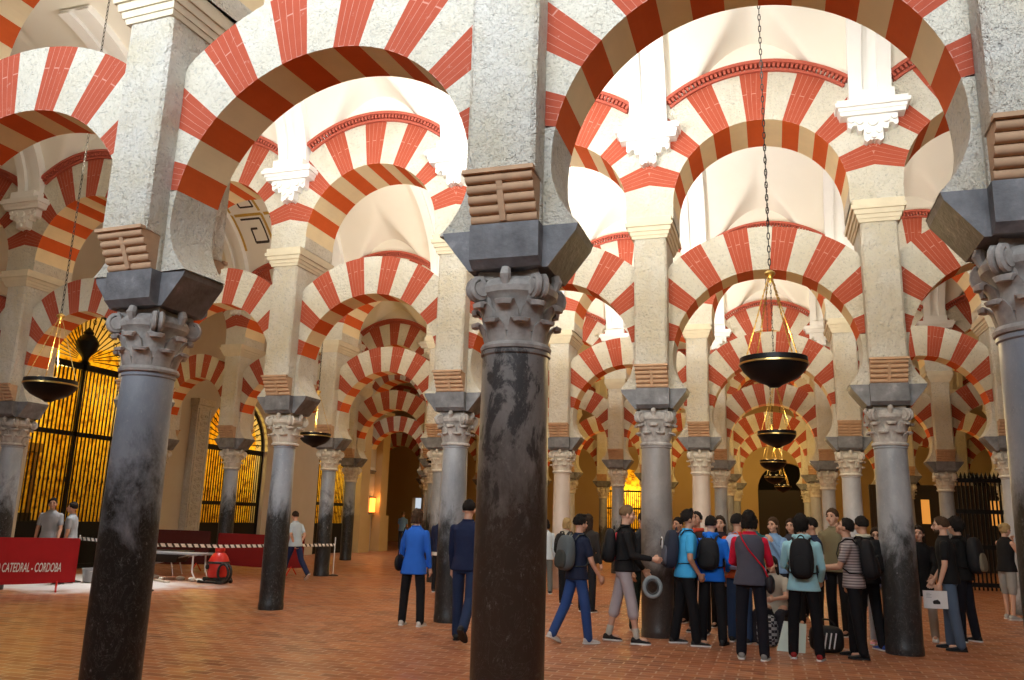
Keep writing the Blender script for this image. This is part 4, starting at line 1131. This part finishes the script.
def shoulder_bag(P, label, col, side=-1, cross=False, z=.98, strapcol=None, w=.13, h=.12):
    X, s = P['X'], P['s']; r = wear(P, 'shoulder_bag', label, 'bag'); m = cloth('bag_%d%d%d' % tuple(int(c*99) for c in col), col, .5); ms = cloth('strap_%d%d%d' % tuple(int(c*99) for c in strapcol), strapcol) if strapcol else m
    b = MB(); c = X(V(side*.235, -.03, z)); vs_f = lambda v: 1.0
    ell(b, V(*c)*s, .05, w, h, None, 18, 12, lambda v: 1.0/(abs(v.y)**4+abs(v.z)**4+.3)**.12); b.build('bag_body', m, r, 60)
    b = MB()
    if cross: pts = [(side*.22, -.09, z+.08), (side*.17, -.145, 1.08), (0, -.158, 1.28), (-side*.08, -.13, 1.41), (-side*.11, -.04, 1.49), (-side*.10, .06, 1.47), (-side*.03, .145, 1.32), (side*.10, .15, 1.12), (side*.20, .10, z+.08)]
    else: pts = [(side*.235, -.12, z+.05), (side*.225, -.10, 1.25), (side*.17, -.06, 1.47), (side*.17, .03, 1.47), (side*.225, .07, 1.25), (side*.235, .07, z+.05)]
    b.tube([X(V(*p))*s for p in pts], .014, 6, flat=.5); b.build('strap', ms, r, 60); return r
def at_hand(P, k, ext=.10):
    s0, e0, w0, d = P['A'][k]; q = (w0+d*ext)*P['s']; a = P['rz']
    return V(P['loc'][0]+q.x*math.cos(a)-q.y*math.sin(a), P['loc'][1]+q.x*math.sin(a)+q.y*math.cos(a), q.z)

BK = (.012, .012, .014); JN = (.035, .07, .19); LEFT, RIGHT, AWAY, FRONT = PI/2, -PI/2, 0, PI
# --- left side
person('person', 'person in grey polo shirt standing left behind the red banner, facing the room', -15.05, 14.3, R(-150), 1.76, ('polo_shirt', (.30, .31, .33)), 'short', hair='black', skin=1, arms=((10, 8, 20, 0), (-5, 12, 10, 0)), head=(10, 0))
person('person', 'person in grey polo shirt by the banner end, turned to the colleague on the left', -14.35, 14.2, R(120), 1.68, ('polo_shirt', (.30, .32, .34)), 'short', hair='black', skin=1, arms=((0, 8, 10, 0), (0, 14, 8, 0)), head=(0, -4))
person('person', 'person in light blue shirt walking left behind the slate column, hands clasped behind', -11.28, 18.1, R(70), 1.66, ('shirt', (.50, .62, .72)), 'short', ('trousers', (.02, .03, .09)), hair='darkbrown', legs=((22, 6, 2), (-20, 22, 2)), arms=((-30, 6, 35, 30), (-30, 6, 35, 30)), lean=8)
p = person('person', 'person in bright blue blouse and black trousers seen from behind, short curly brown hair', -5.28, 11.85, R(4), 1.70, ('blouse', (.025, .14, .62)), 'long', ('trousers', BK), shoe=(.62, .60, .56), hair='brown', style='bob', skin=0, legs=((2, 2, 6), (-2, 2, 6)), arms=((6, 12, 14, 8), (2, 10, 12, 0)), female=True, coat=.76, head=(-15, 0))
shoulder_bag(p, 'black handbag hanging from the left shoulder of the blue bloused person', BK, -1, z=.93, w=.15, h=.13)
person('person', 'person in navy top and white shirt tail partly behind the mottled grey column', -7.05, 17.2, R(0), 1.72, ('jumper', (.012, .018, .05)), 'long', ('trousers', BK), hair='darkbrown', clothes=[('shirt_tail', (.70, .67, .60), 'shirt_tail')])
person('person', 'person in dark navy sweater and jeans walking away beside the big central column', -4.02, 10.75, R(4), 1.84, ('sweater', (.012, .02, .06)), 'long', ('jeans', (.018, .035, .09)), shoe=BK, sole=False, hair='black', legs=((8, 4, 2), (-16, 28, 2)), arms=((8, 6, 12, 0), (-10, 6, 12, 0)))
person('person', 'distant person in light blue shirt near the bright doorway', -17.3, 37.2, R(0), 1.78, ('shirt', (.20, .42, .78)), 'short', ('trousers', (.05, .06, .09)), hair='sandy', face=False)
person('person', 'person in pale grey jacket and grey trousers behind the central column, back turned', -4.95, 18.35, R(15), 1.60, ('jacket', (.52, .60, .64)), 'long', ('trousers', (.13, .14, .13)), hair='black', style='bob', female=True, coat=.80)
p = person('person', 'person with blond hair and beige top, leftmost of the standing group', -3.98, 16.3, R(-20), 1.64, ('top', (.48, .44, .36)), 'long', ('trousers', BK), hair='blond', style='bob', female=True, legs=((6, 3, 3), (-6, 6, 3)))
backpack(p, 'plain black backpack on the blond person at the left of the group', BK)
person('person', 'person with long dark hair just behind the boy with the grey backpack', -3.3, 15.2, R(-10), 1.72, ('cardigan', (.03, .025, .022)), 'long', ('trousers', BK), hair='darkbrown', style='long', female=True)
p = person('person', 'boy in dark T-shirt, blue jeans and white sneakers stepping to the right', -2.60, 11.3, R(-42), 1.68, ('t_shirt', (.015, .022, .05)), 'short', ('jeans', (.03, .075, .24)), shoe=(.68, .68, .68), hair='black', style='quiff', skin=0, legs=((-15, 14, 2), (10, 3, 2)), arms=((16, 10, 14, 0), (12, 12, 26, 10)), lean=4)
backpack(p, 'dark grey backpack on the boy in blue jeans and white sneakers', (.10, .12, .13), w=.17, h=.24, dp=.09, tint=(.05, .055, .05))
p = person('person', 'tall person in black jacket and grey knee-length shorts facing right', -2.02, 11.72, R(-75), 1.84, ('jacket', (.012, .012, .013)), 'long', ('shorts', (.42, .38, .40)), 'capri', BK, hair='sandy', style='short', skin=0, legs=((-12, 2, 2), (12, 4, 2)), arms=((22, 6, 16, 0), (14, 10, 68, 6)), extra=('socks',), coat=.90, head=(0, 4))
backpack(p, 'black backpack on the tall person in grey shorts', BK)
hp = at_hand(p, 0, .12)
r = empty('sun_hat', (hp.x+.06, hp.y-.05, hp.z-.14), R(15)); tag(r, 'grey ring-shaped visor hanging from the hand of the person in shorts', 'hat')
b = MB(); b.tube([(.115*math.cos(2*PI*k/28), 0, .13*math.sin(2*PI*k/28)) for k in range(28)], .033, 10, closed=True, flat=.9); b.build('hat_brim', cloth('grey_visor', (.33, .37, .38)), r, 60)
b = MB(); b.tube([(.078*math.cos(2*PI*k/28), -.02, .09*math.sin(2*PI*k/28)) for k in range(28)], .012, 6, closed=True); b.build('hat_band', cloth('dark_band', (.1, .1, .1)), r, 60)
person('person', 'person in dark clothes glimpsed behind the tall person in shorts', -1.95, 13.0, R(-140), 1.76, ('coat', (.02, .02, .022)), 'long', ('trousers', (.02, .035, .03)), hair='darkbrown', skin=1, shoe=(.5, .5, .5))
person('person', 'person with red collar and dark hair further behind the grey backpack', -2.9, 17.0, R(-160), 1.70, ('top', (.45, .04, .06)), 'long', ('trousers', BK), hair='black', style='bob', female=True, face=False)
# --- centre group
p = person('person', 'boy in cyan T-shirt and black trousers facing right beside the worn column', -1.20, 11.95, R(-70), 1.80, ('t_shirt', (.06, .42, .80)), 'short', ('trousers', (.008, .008, .01)), shoe=(.03, .03, .03), hair='black', style='quiff', skin=1, legs=((-7, 3, 3), (9, 4, 3)), arms=((-4, 8, 24, 0), (-6, 14, 42, 25)), head=(-8, -16), lean=5)
backpack(p, 'navy and grey backpack with white emblem patch on the cyan T-shirt boy', (.025, .032, .055), w=.17, h=.25, dp=.09, patch=(-.06, .06), tint=(.09, .10, .13))
person('person', 'person in brown jacket with orange-red scarf facing out between boys in blue', -1.13, 13.3, R(165), 1.79, ('jacket', (.05, .022, .014)), 'long', ('trousers', BK), hair='black', skin=1, clothes=[('scarf', (.50, .06, .03), 'scarf')], head=(0, -10))
p = person('person', 'person in bright blue hooded jacket seen from behind, centre of the group', -.86, 12.2, R(-8), 1.72, ('hooded_jacket', (.012, .16, .70)), 'long', ('trousers', (.018, .018, .018)), hair='black', hood=True, legs=((2, 2, 5), (-2, 2, 5)), arms=((10, 14, 40, 10), (10, 12, 50, 20)), coat=.84, shoe=(.03, .03, .03), sole=False)
backpack(p, 'black backpack on the bright blue hooded jacket', BK, w=.16, h=.22)
person('person', 'long-haired person with smiling face seen between the blue jacket and orange top', -.83, 14.1, R(175), 1.74, ('top', (.03, .02, .03)), 'long', ('trousers', BK), hair='darkbrown', style='long', female=True, skin=0)
p = person('person', 'person in orange-red top and blue jeans mostly hidden behind the grey vest', -.50, 12.55, R(-12), 1.76, ('top', (.62, .10, .025)), 'long', ('jeans', (.04, .075, .16)), hair='black', style='short', skin=1, head=(-40, 0))
backpack(p, 'lavender grey backpack on the orange-red top', (.42, .46, .66), w=.15, h=.24, dp=.09, tint=(.36, .40, .58))
p = person('person', 'person in dark grey vest over red sleeves seen from behind, short black hair', -.30, 11.1, R(-4), 1.78, ('long_sleeved_top', (.62, .012, .045)), 'long', ('trousers', (.010, .011, .018)), hair='black', style='bob', skin=0, shoe=(.25, .25, .24), legs=((1, 2, 4), (-1, 2, 4)), arms=((22, 12, 60, 12), (22, 12, 60, 12)), clothes=[('vest', (.075, .075, .10), 'vest')], female=True)
shoulder_bag(p, 'dark shoulder bag with bright red strap across the grey vest', (.02, .02, .025), 1, True, .88, (.62, .01, .03))
person('person', 'long-haired person in denim resting chin on hand behind the red sleeve', .02, 14.6, R(150), 1.74, ('denim_shirt', (.20, .34, .55)), 'long', ('trousers', (.03, .03, .04)), hair='brown', style='long', female=True, arms=((35, 8, 120, 25), (30, 8, 60, 20)))
person('person', 'person with dark hair peering beside the one in denim', .30, 15.3, R(165), 1.73, ('top', (.05, .05, .07)), 'long', ('trousers', BK), hair='darkbrown', style='long', female=True)
p = person('person', 'crouching person in beige T-shirt sitting low between vest and light blue hoodie', .02, 12.75, R(160), 1.62, ('t_shirt', (.50, .47, .40)), 'short', ('trousers', (.03, .03, .035)), hair='darkbrown', style='long', female=True, skin=0, legs=((84, 92, 10), (84, 92, 10)), arms=((35, 12, 50, 25), (35, 12, 50, 25)), lean=16, sit=.50, shoe=(.5, .5, .5))
r = empty('folding_stool', (.02, 12.72, 0)); tag(r, 'low stool under the crouching person in beige', 'stool')
b = MB(); b.box(-.17, .17, -.15, .15, .33, .37); b.build('seat', M['dark_wood'], r)
for e, f in ((-1, -1), (-1, 1), (1, -1), (1, 1)):
    b = MB(); b.tube([(e*.14, f*.12, .33), (e*.16, f*.14, 0)], .014, 6); b.build('leg', M['steel'], r)
p = person('person', 'person in light blue hooded jacket with big dark curly hair seen from behind', .34, 11.45, R(-4), 1.74, ('hooded_jacket', (.36, .66, .74)), 'long', ('trousers', (.008, .008, .009)), hair='black', style='afro', hood=True, legs=((2, 2, 6), (-2, 2, 6)), arms=((22, 12, 60, 10), (8, 10, 40, 10)), shoe=(.30, .02, .02), coat=.82, skin=1)
backpack(p, 'black backpack on the light blue hooded jacket', BK, w=.15, h=.25, dp=.09)
person('person', 'tall short-haired person in khaki looking over the group', .93, 14.2, R(150), 1.90, ('jacket', (.19, .16, .09)), 'long', ('trousers', BK), hair='brown', skin=0)
p = person('person', 'person in grey striped T-shirt looking down at papers, facing left', .98, 11.9, R(78), 1.74, ('t_shirt', striped('striped_jersey', (.16, .13, .13), (.40, .34, .33))), 'short', ('trousers', (.007, .007, .008)), hair='black', skin=1, legs=((-4, 3, 4), (6, 4, 4)), arms=((22, 6, 62, 12), (24, 8, 60, 12)), head=(0, -26), lean=5, sole=False)
backpack(p, 'black backpack on the person in the striped T-shirt', BK, w=.16, h=.25, dp=.095)
hp = at_hand(p, 0, .13); r = empty('folded_map', (hp.x-.02, hp.y+.04, hp.z+.012), R(30)); tag(r, 'folded white paper held by the person in stripes', 'paper'); b = MB(); b.box(-.09, .09, -.07, .07, 0, .006); b.build('paper_sheets', M['white_plastic'], r); b = MB(); b.box(-.07, .0, -.05, .05, .006, .007); b.build('printed_block', M['grey_plastic'], r)
person('person', 'person with dark hair in navy behind the striped T-shirt', .58, 13.4, R(110), 1.74, ('jacket', (.012, .02, .05)), 'long', ('trousers', BK), hair='black', skin=1)
p = person('person', 'person in black with cream hood right behind the striped T-shirt', 1.22, 12.7, R(40), 1.77, ('jacket', (.012, .012, .012)), 'long', ('trousers', BK), hair='black', skin=1, shoe=(.05, .12, .5), clothes=[('scarf', (.55, .50, .38), 'scarf')])
backpack(p, 'black backpack on the person with the cream hood', BK)
p = person('person', 'person with glasses, lavender and blue top, half hidden by the right column', 1.44, 13.3, R(170), 1.62, ('top', (.38, .42, .66)), 'long', ('trousers', (.42, .45, .50)), hair='darkbrown', style='long', female=True, shoe=(.75, .35, .40), extra=('glasses',), arms=((20, 8, 60, 20), (20, 8, 60, 20)))
shoulder_bag(p, 'green-grey bag at the side of the person with glasses', (.10, .12, .10), 1, z=.92, w=.10, h=.12)
person('person', 'smiling long-haired person in black, right of the right column', 2.16, 14.3, R(165), 1.67, ('cardigan', (.010, .010, .011)), 'long', ('trousers', (.38, .34, .29)), hair='darkbrown', style='long', female=True, shoe=(.7, .7, .68), coat=.66, arms=((20, 8, 40, 10), (30, 12, 60, 20)))
p = person('person', 'bearded person in black T-shirt and jeans facing left with a paper in hand', 2.36, 13.35, R(78), 1.80, ('t_shirt', (.010, .010, .011)), 'short', ('jeans', (.09, .13, .20)), hair='brown', skin=0, shoe=(.02, .025, .03), legs=((-4, 3, 4), (5, 4, 4)), arms=((2, 8, 16, 0), (8, 8, 24, 0)), extra=('beard',), sole=False)
hp = at_hand(p, 0, .10); r = empty('printed_sheet', (hp.x-.05, hp.y-.06, hp.z-.12), R(10)); tag(r, 'white printed sheet held low by the bearded person', 'paper')
b = MB(); b.box(-.16, .16, -.004, .004, -.12, .12, tx=.0); b.build('sheet', M['white_plastic'], r); b = MB(); b.prism([(-.03, -.06), (.06, -.06), (.06, -.03), (.03, .0), (-.02, -.01), (-.04, -.03)], -.006, -.004); b.build('printed_picture', M['rubber'], r); b = MB()
for k in range(4): b.box(-.12, -.12+.05+.02*(k % 2), -.006, -.004, .08-k*.018, .085-k*.018)
b.build('printed_lines', M['grey_plastic'], r)
p = person('person', 'person with big dark hair right behind the bearded person', 2.74, 14.4, R(60), 1.80, ('jacket', (.010, .010, .010)), 'long', ('trousers', (.010, .012, .02)), hair='black', style='afro', skin=1)
backpack(p, 'black backpack with beige flap on the dark-haired person at right', BK, w=.17, h=.26, dp=.095, tint=(.20, .17, .12))
person('person', 'blond person in black sleeveless top and grey shorts at the right edge', 4.30, 18.5, R(-60), 1.78, ('sleeveless_top', (.010, .010, .011)), 'none', ('shorts', (.30, .29, .27)), 'shorts', (.42, .42, .40), hair='blond', style='bun', female=True, skin=0, arms=((40, 8, 118, 10), (30, 8, 70, 40)), head=(0, 12))
person('person', 'person in dark clothes by the gate far behind the group at right', 5.6, 22.5, R(100), 1.70, ('jacket', (.02, .02, .02)), 'long', ('trousers', BK), hair='darkbrown', face=False)
person('person', 'person in pale top deep between the far columns behind the shorts wearer', -2.3, 19.5, R(120), 1.70, ('top', (.5, .45, .42)), 'long', ('trousers', BK), hair='brown', style='bob', female=True, face=False)
person('person', 'person in maroon top at the back of the group, behind the brown jacket', -1.55, 14.6, R(150), 1.70, ('top', (.16, .02, .03)), 'long', ('trousers', BK), hair='black', skin=1)
person('person', 'person in teal jacket at the back of the group, behind the orange top', -.35, 15.6, R(190), 1.76, ('jacket', (.03, .16, .18)), 'long', ('trousers', BK), hair='brown', skin=0)
person('person', 'person in white shirt at the back between khaki jacket and curly hair', .62, 16.4, R(170), 1.78, ('shirt', (.6, .6, .58)), 'long', ('trousers', BK), hair='darkbrown', skin=0)
bake_all()

# --- things among the people
r = empty('presentation_board', (.17, 11.98, 0), R(-8)); tag(r, 'pale green board leaning low on the floor between two visitors', 'board')
b = MB(); b.prism([(-.19, .0), (.17, .0), (.19, .37), (-.10, .39)], -.008, .008)
o_ = b.build('board_panel', plain('pale_green_card', (.62, .74, .68), .7), r); o_.rotation_euler = (R(-16), 0, 0); o_.location = (0, 0, .0)
b = MB(); b.box(-.17, .15, .0, .02, .0, .012); o_ = b.build('board_foot', M['dark_wood'], r)
n = NT('plaid_cloth'); c = n.coord(); ch = n.n('TexChecker'); ch.inputs['Scale'].default_value = 26; n.link(c, ch.inputs[0]); ch.inputs[1].default_value = (.35, .36, .38, 1); ch.inputs[2].default_value = (.02, .02, .03, 1)
M['plaid'] = n.out(ch.outputs[0], .8)
r = empty('plaid_bag', (-.13, 12.35, 0)); tag(r, 'black and white plaid bag on the floor beside the crouching person', 'bag')
b = MB(); ell(b, (0, 0, .21), .15, .11, .21, None, 20, 14, lambda v: 1/(abs(v.x)**4+abs(v.y)**4+abs(v.z)**4)**.25*.98); b.build('bag_body', M['plaid'], r, 50)
b = MB(); b.tube([(.09*math.cos(PI*k/10), 0, .40+.10*math.sin(PI*k/10)) for k in range(11)], .012, 6); b.build('handle', M['rubber'], r, 50)
r = empty('sports_bag', (.62, 12.2, 0), R(10)); tag(r, 'dark sports bag with white stripes on the floor behind the light blue hoodie', 'bag')
b = MB(); ell(b, (0, 0, .17), .22, .13, .17, None, 20, 14, lambda v: 1/(abs(v.x)**4+abs(v.y)**4+abs(v.z)**4)**.25*.98); b.build('bag_body', M['rubber'], r, 50)
b = MB()
for k in (-1, 0, 1): b.tube([(k*.06+.02*z_, -.135, .06+z_*.10) for z_ in (0, 1, 2)], .010, 5)
b.build('white_stripes', M['white_plastic'], r)
b = MB(); b.tube([(.12*math.cos(PI*k/10), 0, .33+.09*math.sin(PI*k/10)) for k in range(11)], .012, 6); b.build('handle', M['rubber'], r, 50)

# ================================================================== works area by the left wall
def text_mesh(body, size, mat, parent, loc, rot, name='lettering', extrude=.002, shear=0):
    cu = bpy.data.curves.new(name, 'FONT'); cu.body = body; cu.size = size; cu.extrude = extrude; cu.shear = shear; cu.offset = .003; cu.align_x = 'RIGHT'
    o = bpy.data.objects.new('t', cu); COL.objects.link(o); bpy.context.view_layer.update()
    me = bpy.data.meshes.new_from_object(o.evaluated_get(bpy.context.evaluated_depsgraph_get())); bpy.data.objects.remove(o)
    me.name = name; me.materials.clear(); me.materials.append(mat)
    q = link(name, me, parent, loc); q.rotation_euler = rot; return q
def barrier(label, x, y, rz, L, z0, z1, mat, text=None, tx=0):
    r = empty('banner_barrier', (x, y, 0), rz); tag(r, label, 'barrier', 'cloth covered barriers round the works')
    b = MB(); n_ = 24
    for k in range(n_):
        x0, x1 = -L/2+L*k/n_, -L/2+L*(k+1)/n_; s0 = .012*math.sin(k*1.3)-.03*math.sin(PI*k/n_)*0; s1 = .012*math.sin((k+1)*1.3)
        za, zb = z0-.04*math.sin(PI*k/n_), z0-.04*math.sin(PI*(k+1)/n_)
        for sgn in (-1, 1):
            b.add([(x0, sgn*.03+s0*.4, za), (x1, sgn*.03+s1*.4, zb), (x1, sgn*.025, z1), (x0, sgn*.025, z1)], [(0, 1, 2, 3)])
    b.box(-L/2, L/2, -.03, .03, z1-.02, z1+.012); b.box(L/2-.02, L/2+.03, -.035, .035, z0, z1); b.box(-L/2-.03, -L/2+.02, -.035, .035, z0, z1)
    b.build('banner_cloth', mat, r)
    for e in (-1, 1):
        b = MB(); xx = e*(L/2-.28)
        b.tube([(xx, 0, z0+.03), (xx, -.24, .012)], .018, 6); b.tube([(xx, 0, z0+.03), (xx, .24, .012)], .018, 6); b.tube([(xx, -.26, .012), (xx, -.20, .012)], .02, 6)
        b.build('foot', M['red_paint'], r, 40)
    if text: t_ = text_mesh(text, .235, M['lettering'], r, (tx, -.045, z0+.20), (PI/2, 0, 0), shear=.15); t_.scale = (.39, 1, 1)
    return r
# right end at (-13.1, 13.2): runs from there towards the lower left of the picture
barrier('red cloth barrier with white lettering at the left edge', -14.22, 12.03, R(46), 3.2, .17, .99, M['red_cloth'], 'CABILDO CATEDRAL - CORDOBA', 1.36)
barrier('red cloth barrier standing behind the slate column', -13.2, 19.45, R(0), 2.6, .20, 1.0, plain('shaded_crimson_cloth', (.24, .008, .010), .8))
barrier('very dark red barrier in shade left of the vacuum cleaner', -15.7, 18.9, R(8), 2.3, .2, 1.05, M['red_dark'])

# tape: white and black stretched between two posts
r = empty('barrier_tape', (0, 0, 0)); tag(r, 'black and white striped barrier tape stretched across the works area', 'tape')
n = NT('striped_tape'); tc = n.n('TexCoord'); sx = n.n('SeparateXYZ'); n.link(tc.outputs['UV'], sx.inputs[0])
w_ = n.n('Math', operation='FRACT'); ad = n.n('Math', operation='ADD'); n.link(sx.outputs['X'], ad.inputs[0]); n.link(sx.outputs['Y'], ad.inputs[1]); n.link(ad.outputs[0], w_.inputs[0])
M['tape'] = n.out(n.ramp(w_.outputs[0], [(.62, (1, 1, 1)), (.64, (.02, .02, .02))]), .4)
b = MB(); pts = [V(-14.6, 14.7, .93), V(-13.3, 14.3, .91), V(-12.05, 14.0, .90), V(-11.7, 15.8, .84), V(-11.5, 17.0, .83), V(-11.25, 20.0, .80)]
us = 0
for a_, c_ in zip(pts, pts[1:]):
    k_ = 6
    for i in range(k_):
        p0, p1 = a_.lerp(c_, i/k_), a_.lerp(c_, (i+1)/k_); L_ = (p1-p0).length
        b.add([p0-V(0, 0, .035), p1-V(0, 0, .035), p1+V(0, 0, .035), p0+V(0, 0, .035)], [(0, 1, 2, 3)], 0, [(us/.17, 0), ((us+L_)/.17, 0), ((us+L_)/.17, .3), (us/.17, .3)]); us += L_
ob = b.build('tape_band', [M['tape']], r)
for k, (px, py) in enumerate(((-14.6, 14.7), (-12.05, 14.0), (-11.25, 20.0))):
    q = empty('barrier_post', (px, py, 0)); tag(q, ['thin white post beside the bucket holding the tape', 'thin post behind the large left column holding the tape', 'thin post at the far end of the tape'][k], 'post', 'posts holding the barrier tape')
    b = MB(); b.tube([(0, 0, .02), (0, 0, 1.0)], .014, 8); b.build('pole', M['white_plastic'], q, 40); b = MB(); b.lathe([(.14, 0), (.14, .02), (.05, .04), (.02, .05)], 20); b.build('base', M['rubber'], q, 40)

r = empty('bucket', (-14.3, 14.85, 0)); tag(r, 'grey builder bucket on the dusty floor behind the banner end', 'bucket')
b = MB(); b.lathe([(.0, .012), (.13, .01), (.15, .02), (.185, .28), (.20, .285), (.20, .30), (.18, .30), (.145, .03), (0, .025)], 24, capb=False, capt=False); b.build('bucket_shell', M['grey_plastic'], r, 40)
b = MB(); b.tube([(.19*math.cos(PI*k/10), -.19*math.sin(PI*k/10)*.9, .28-.05*math.sin(PI*k/10)) for k in range(11)], .006, 6); b.build('handle', M['steel'], r, 40)

# red drum vacuum cleaner
r = empty('vacuum_cleaner', (-12.15, 16.35, 0), R(-15)); tag(r, 'red industrial drum vacuum cleaner with a coiled black hose', 'vacuum cleaner')
b = MB(); b.lathe([(.0, .12), (.20, .12), (.23, .15), (.235, .45), (.22, .50), (.19, .58), (.13, .66), (.07, .69), (0, .70)], 28, capb=False, capt=False); b.build('drum', M['red_paint'], r, 40)
b = MB(); b.lathe([(.238, .43), (.246, .44), (.246, .47), (.236, .48)], 28, capb=False, capt=False); b.build('clamp_ring', M['rubber'], r, 40)
b = MB(); b.lathe([(.08, .68), (.11, .70), (.11, .77), (.07, .80), (0, .80)], 20, capt=False); b.build('motor_cap', M['red_paint'], r, 40)
b = MB(); b.box(-.26, .26, -.22, .22, .06, .13, tx=-.02, ty=-.02); b.build('trolley', M['rubber'], r)
for e, f in ((-1, -1), (-1, 1), (1, -1), (1, 1)):
    b = MB(); b.tube([(e*.22, f*.20-.02, .045), (e*.22, f*.20+.02, .045)], .045, 14); b.build('wheel', M['rubber'], r, 40)
b = MB(); hs = [V(.20, -.1, .45)]
for k in range(30): a = 1.2-2*PI*k/20; hs.append(V(.42+.20*math.cos(a), -.12-.004*k, .24+.20*math.sin(a)))
hs += [V(.2, -.3, .04), V(-.05, -.36, .04), V(-.3, -.3, .04)]
b.tube(hs, .028, 8); b.build('hose', M['rubber'], r, 60)
b = MB(); b.tube([(-.08, -.235, .36), (-.08, -.25, .36)], .06, 16); b.build('round_badge', M['rubber'], r, 40)

# work bench with bent steel legs, rubble and boards
r = empty('work_bench', (-13.7, 16.6, 0), R(6)); tag(r, 'low folding bench with bent white steel legs in the dark behind the tape', 'bench')
b = MB(); b.box(-1.0, 1.0, -.3, .3, .58, .62); b.build('bench_top', M['grey_plastic'], r)
for e in (-.75, .75):
    b = MB(); b.tube([(e, -.26, .58), (e+.02, -.27, .2), (e+.10, -.27, .06), (e+.3, -.27, .03), (e+.3, .27, .03), (e+.10, .27, .06), (e+.02, .27, .2), (e, .26, .58)], .02, 8); b.build('leg', M['white_plastic'], r, 60)
for k, (px, py, a, lb) in enumerate(((-13.9, 15.6, 20, 'short pale board lying left among the rubble'), (-13.3, 15.9, -30, 'short pale board lying nearer the vacuum cleaner'), (-14.6, 16.1, 60, 'broken board lying under the bench'))):
    q = empty('wooden_board', (px, py, 0), R(a)); tag(q, lb, 'board', 'boards on the dusty floor'); b = MB(); b.box(-.35, .35, -.07, .07, .002, .03, tx=-.004, ty=-.004); b.build('plank', plain('dusty_wood%d' % k, (.42, .36, .28), .9), q)
rr = random.Random(5)
for k in range(7):
    px, py = -14.7+2.3*rr.random(), 15.3+1.6*rr.random()
    b = MB(); q_ = .05+.05*rr.random(); ell(b, (0, 0, q_*.55), q_*1.3, q_, q_*.6, None, 7, 5, lambda v: .8+.3*rr.random()); o_ = b.build('rubble_lump', [M['stone']], None, None, (px, py, 0)); tag(o_, 'lump of pale rubble on the dusty floor below the bench', 'rubble', 'rubble lumps below the bench')
r = empty('wheelbarrow', (-14.6, 17.6, 0), R(100)); tag(r, 'dark wheelbarrow parked behind the bench', 'wheelbarrow')
b = MB(); b.box(-.25, .25, -.35, .35, .32, .60, tx=.12, ty=.15); b.build('tray', M['rubber'], r); b = MB(); b.tube([(0, .72+.19*math.cos(2*PI*k/16), .19+.19*math.sin(2*PI*k/16)-.0) for k in range(16)], .035, 8, closed=True); b.build('wheel', M['rubber'], r, 60)
for e in (-1, 1): b = MB(); b.tube([(e*.04, .72, .19), (e*.2, .1, .33), (e*.27, -.9, .55)], .018, 8); b.tube([(e*.2, -.2, .36), (e*.22, -.3, .01)], .016, 8); b.build('handle_bar', M['steel'], r, 60)
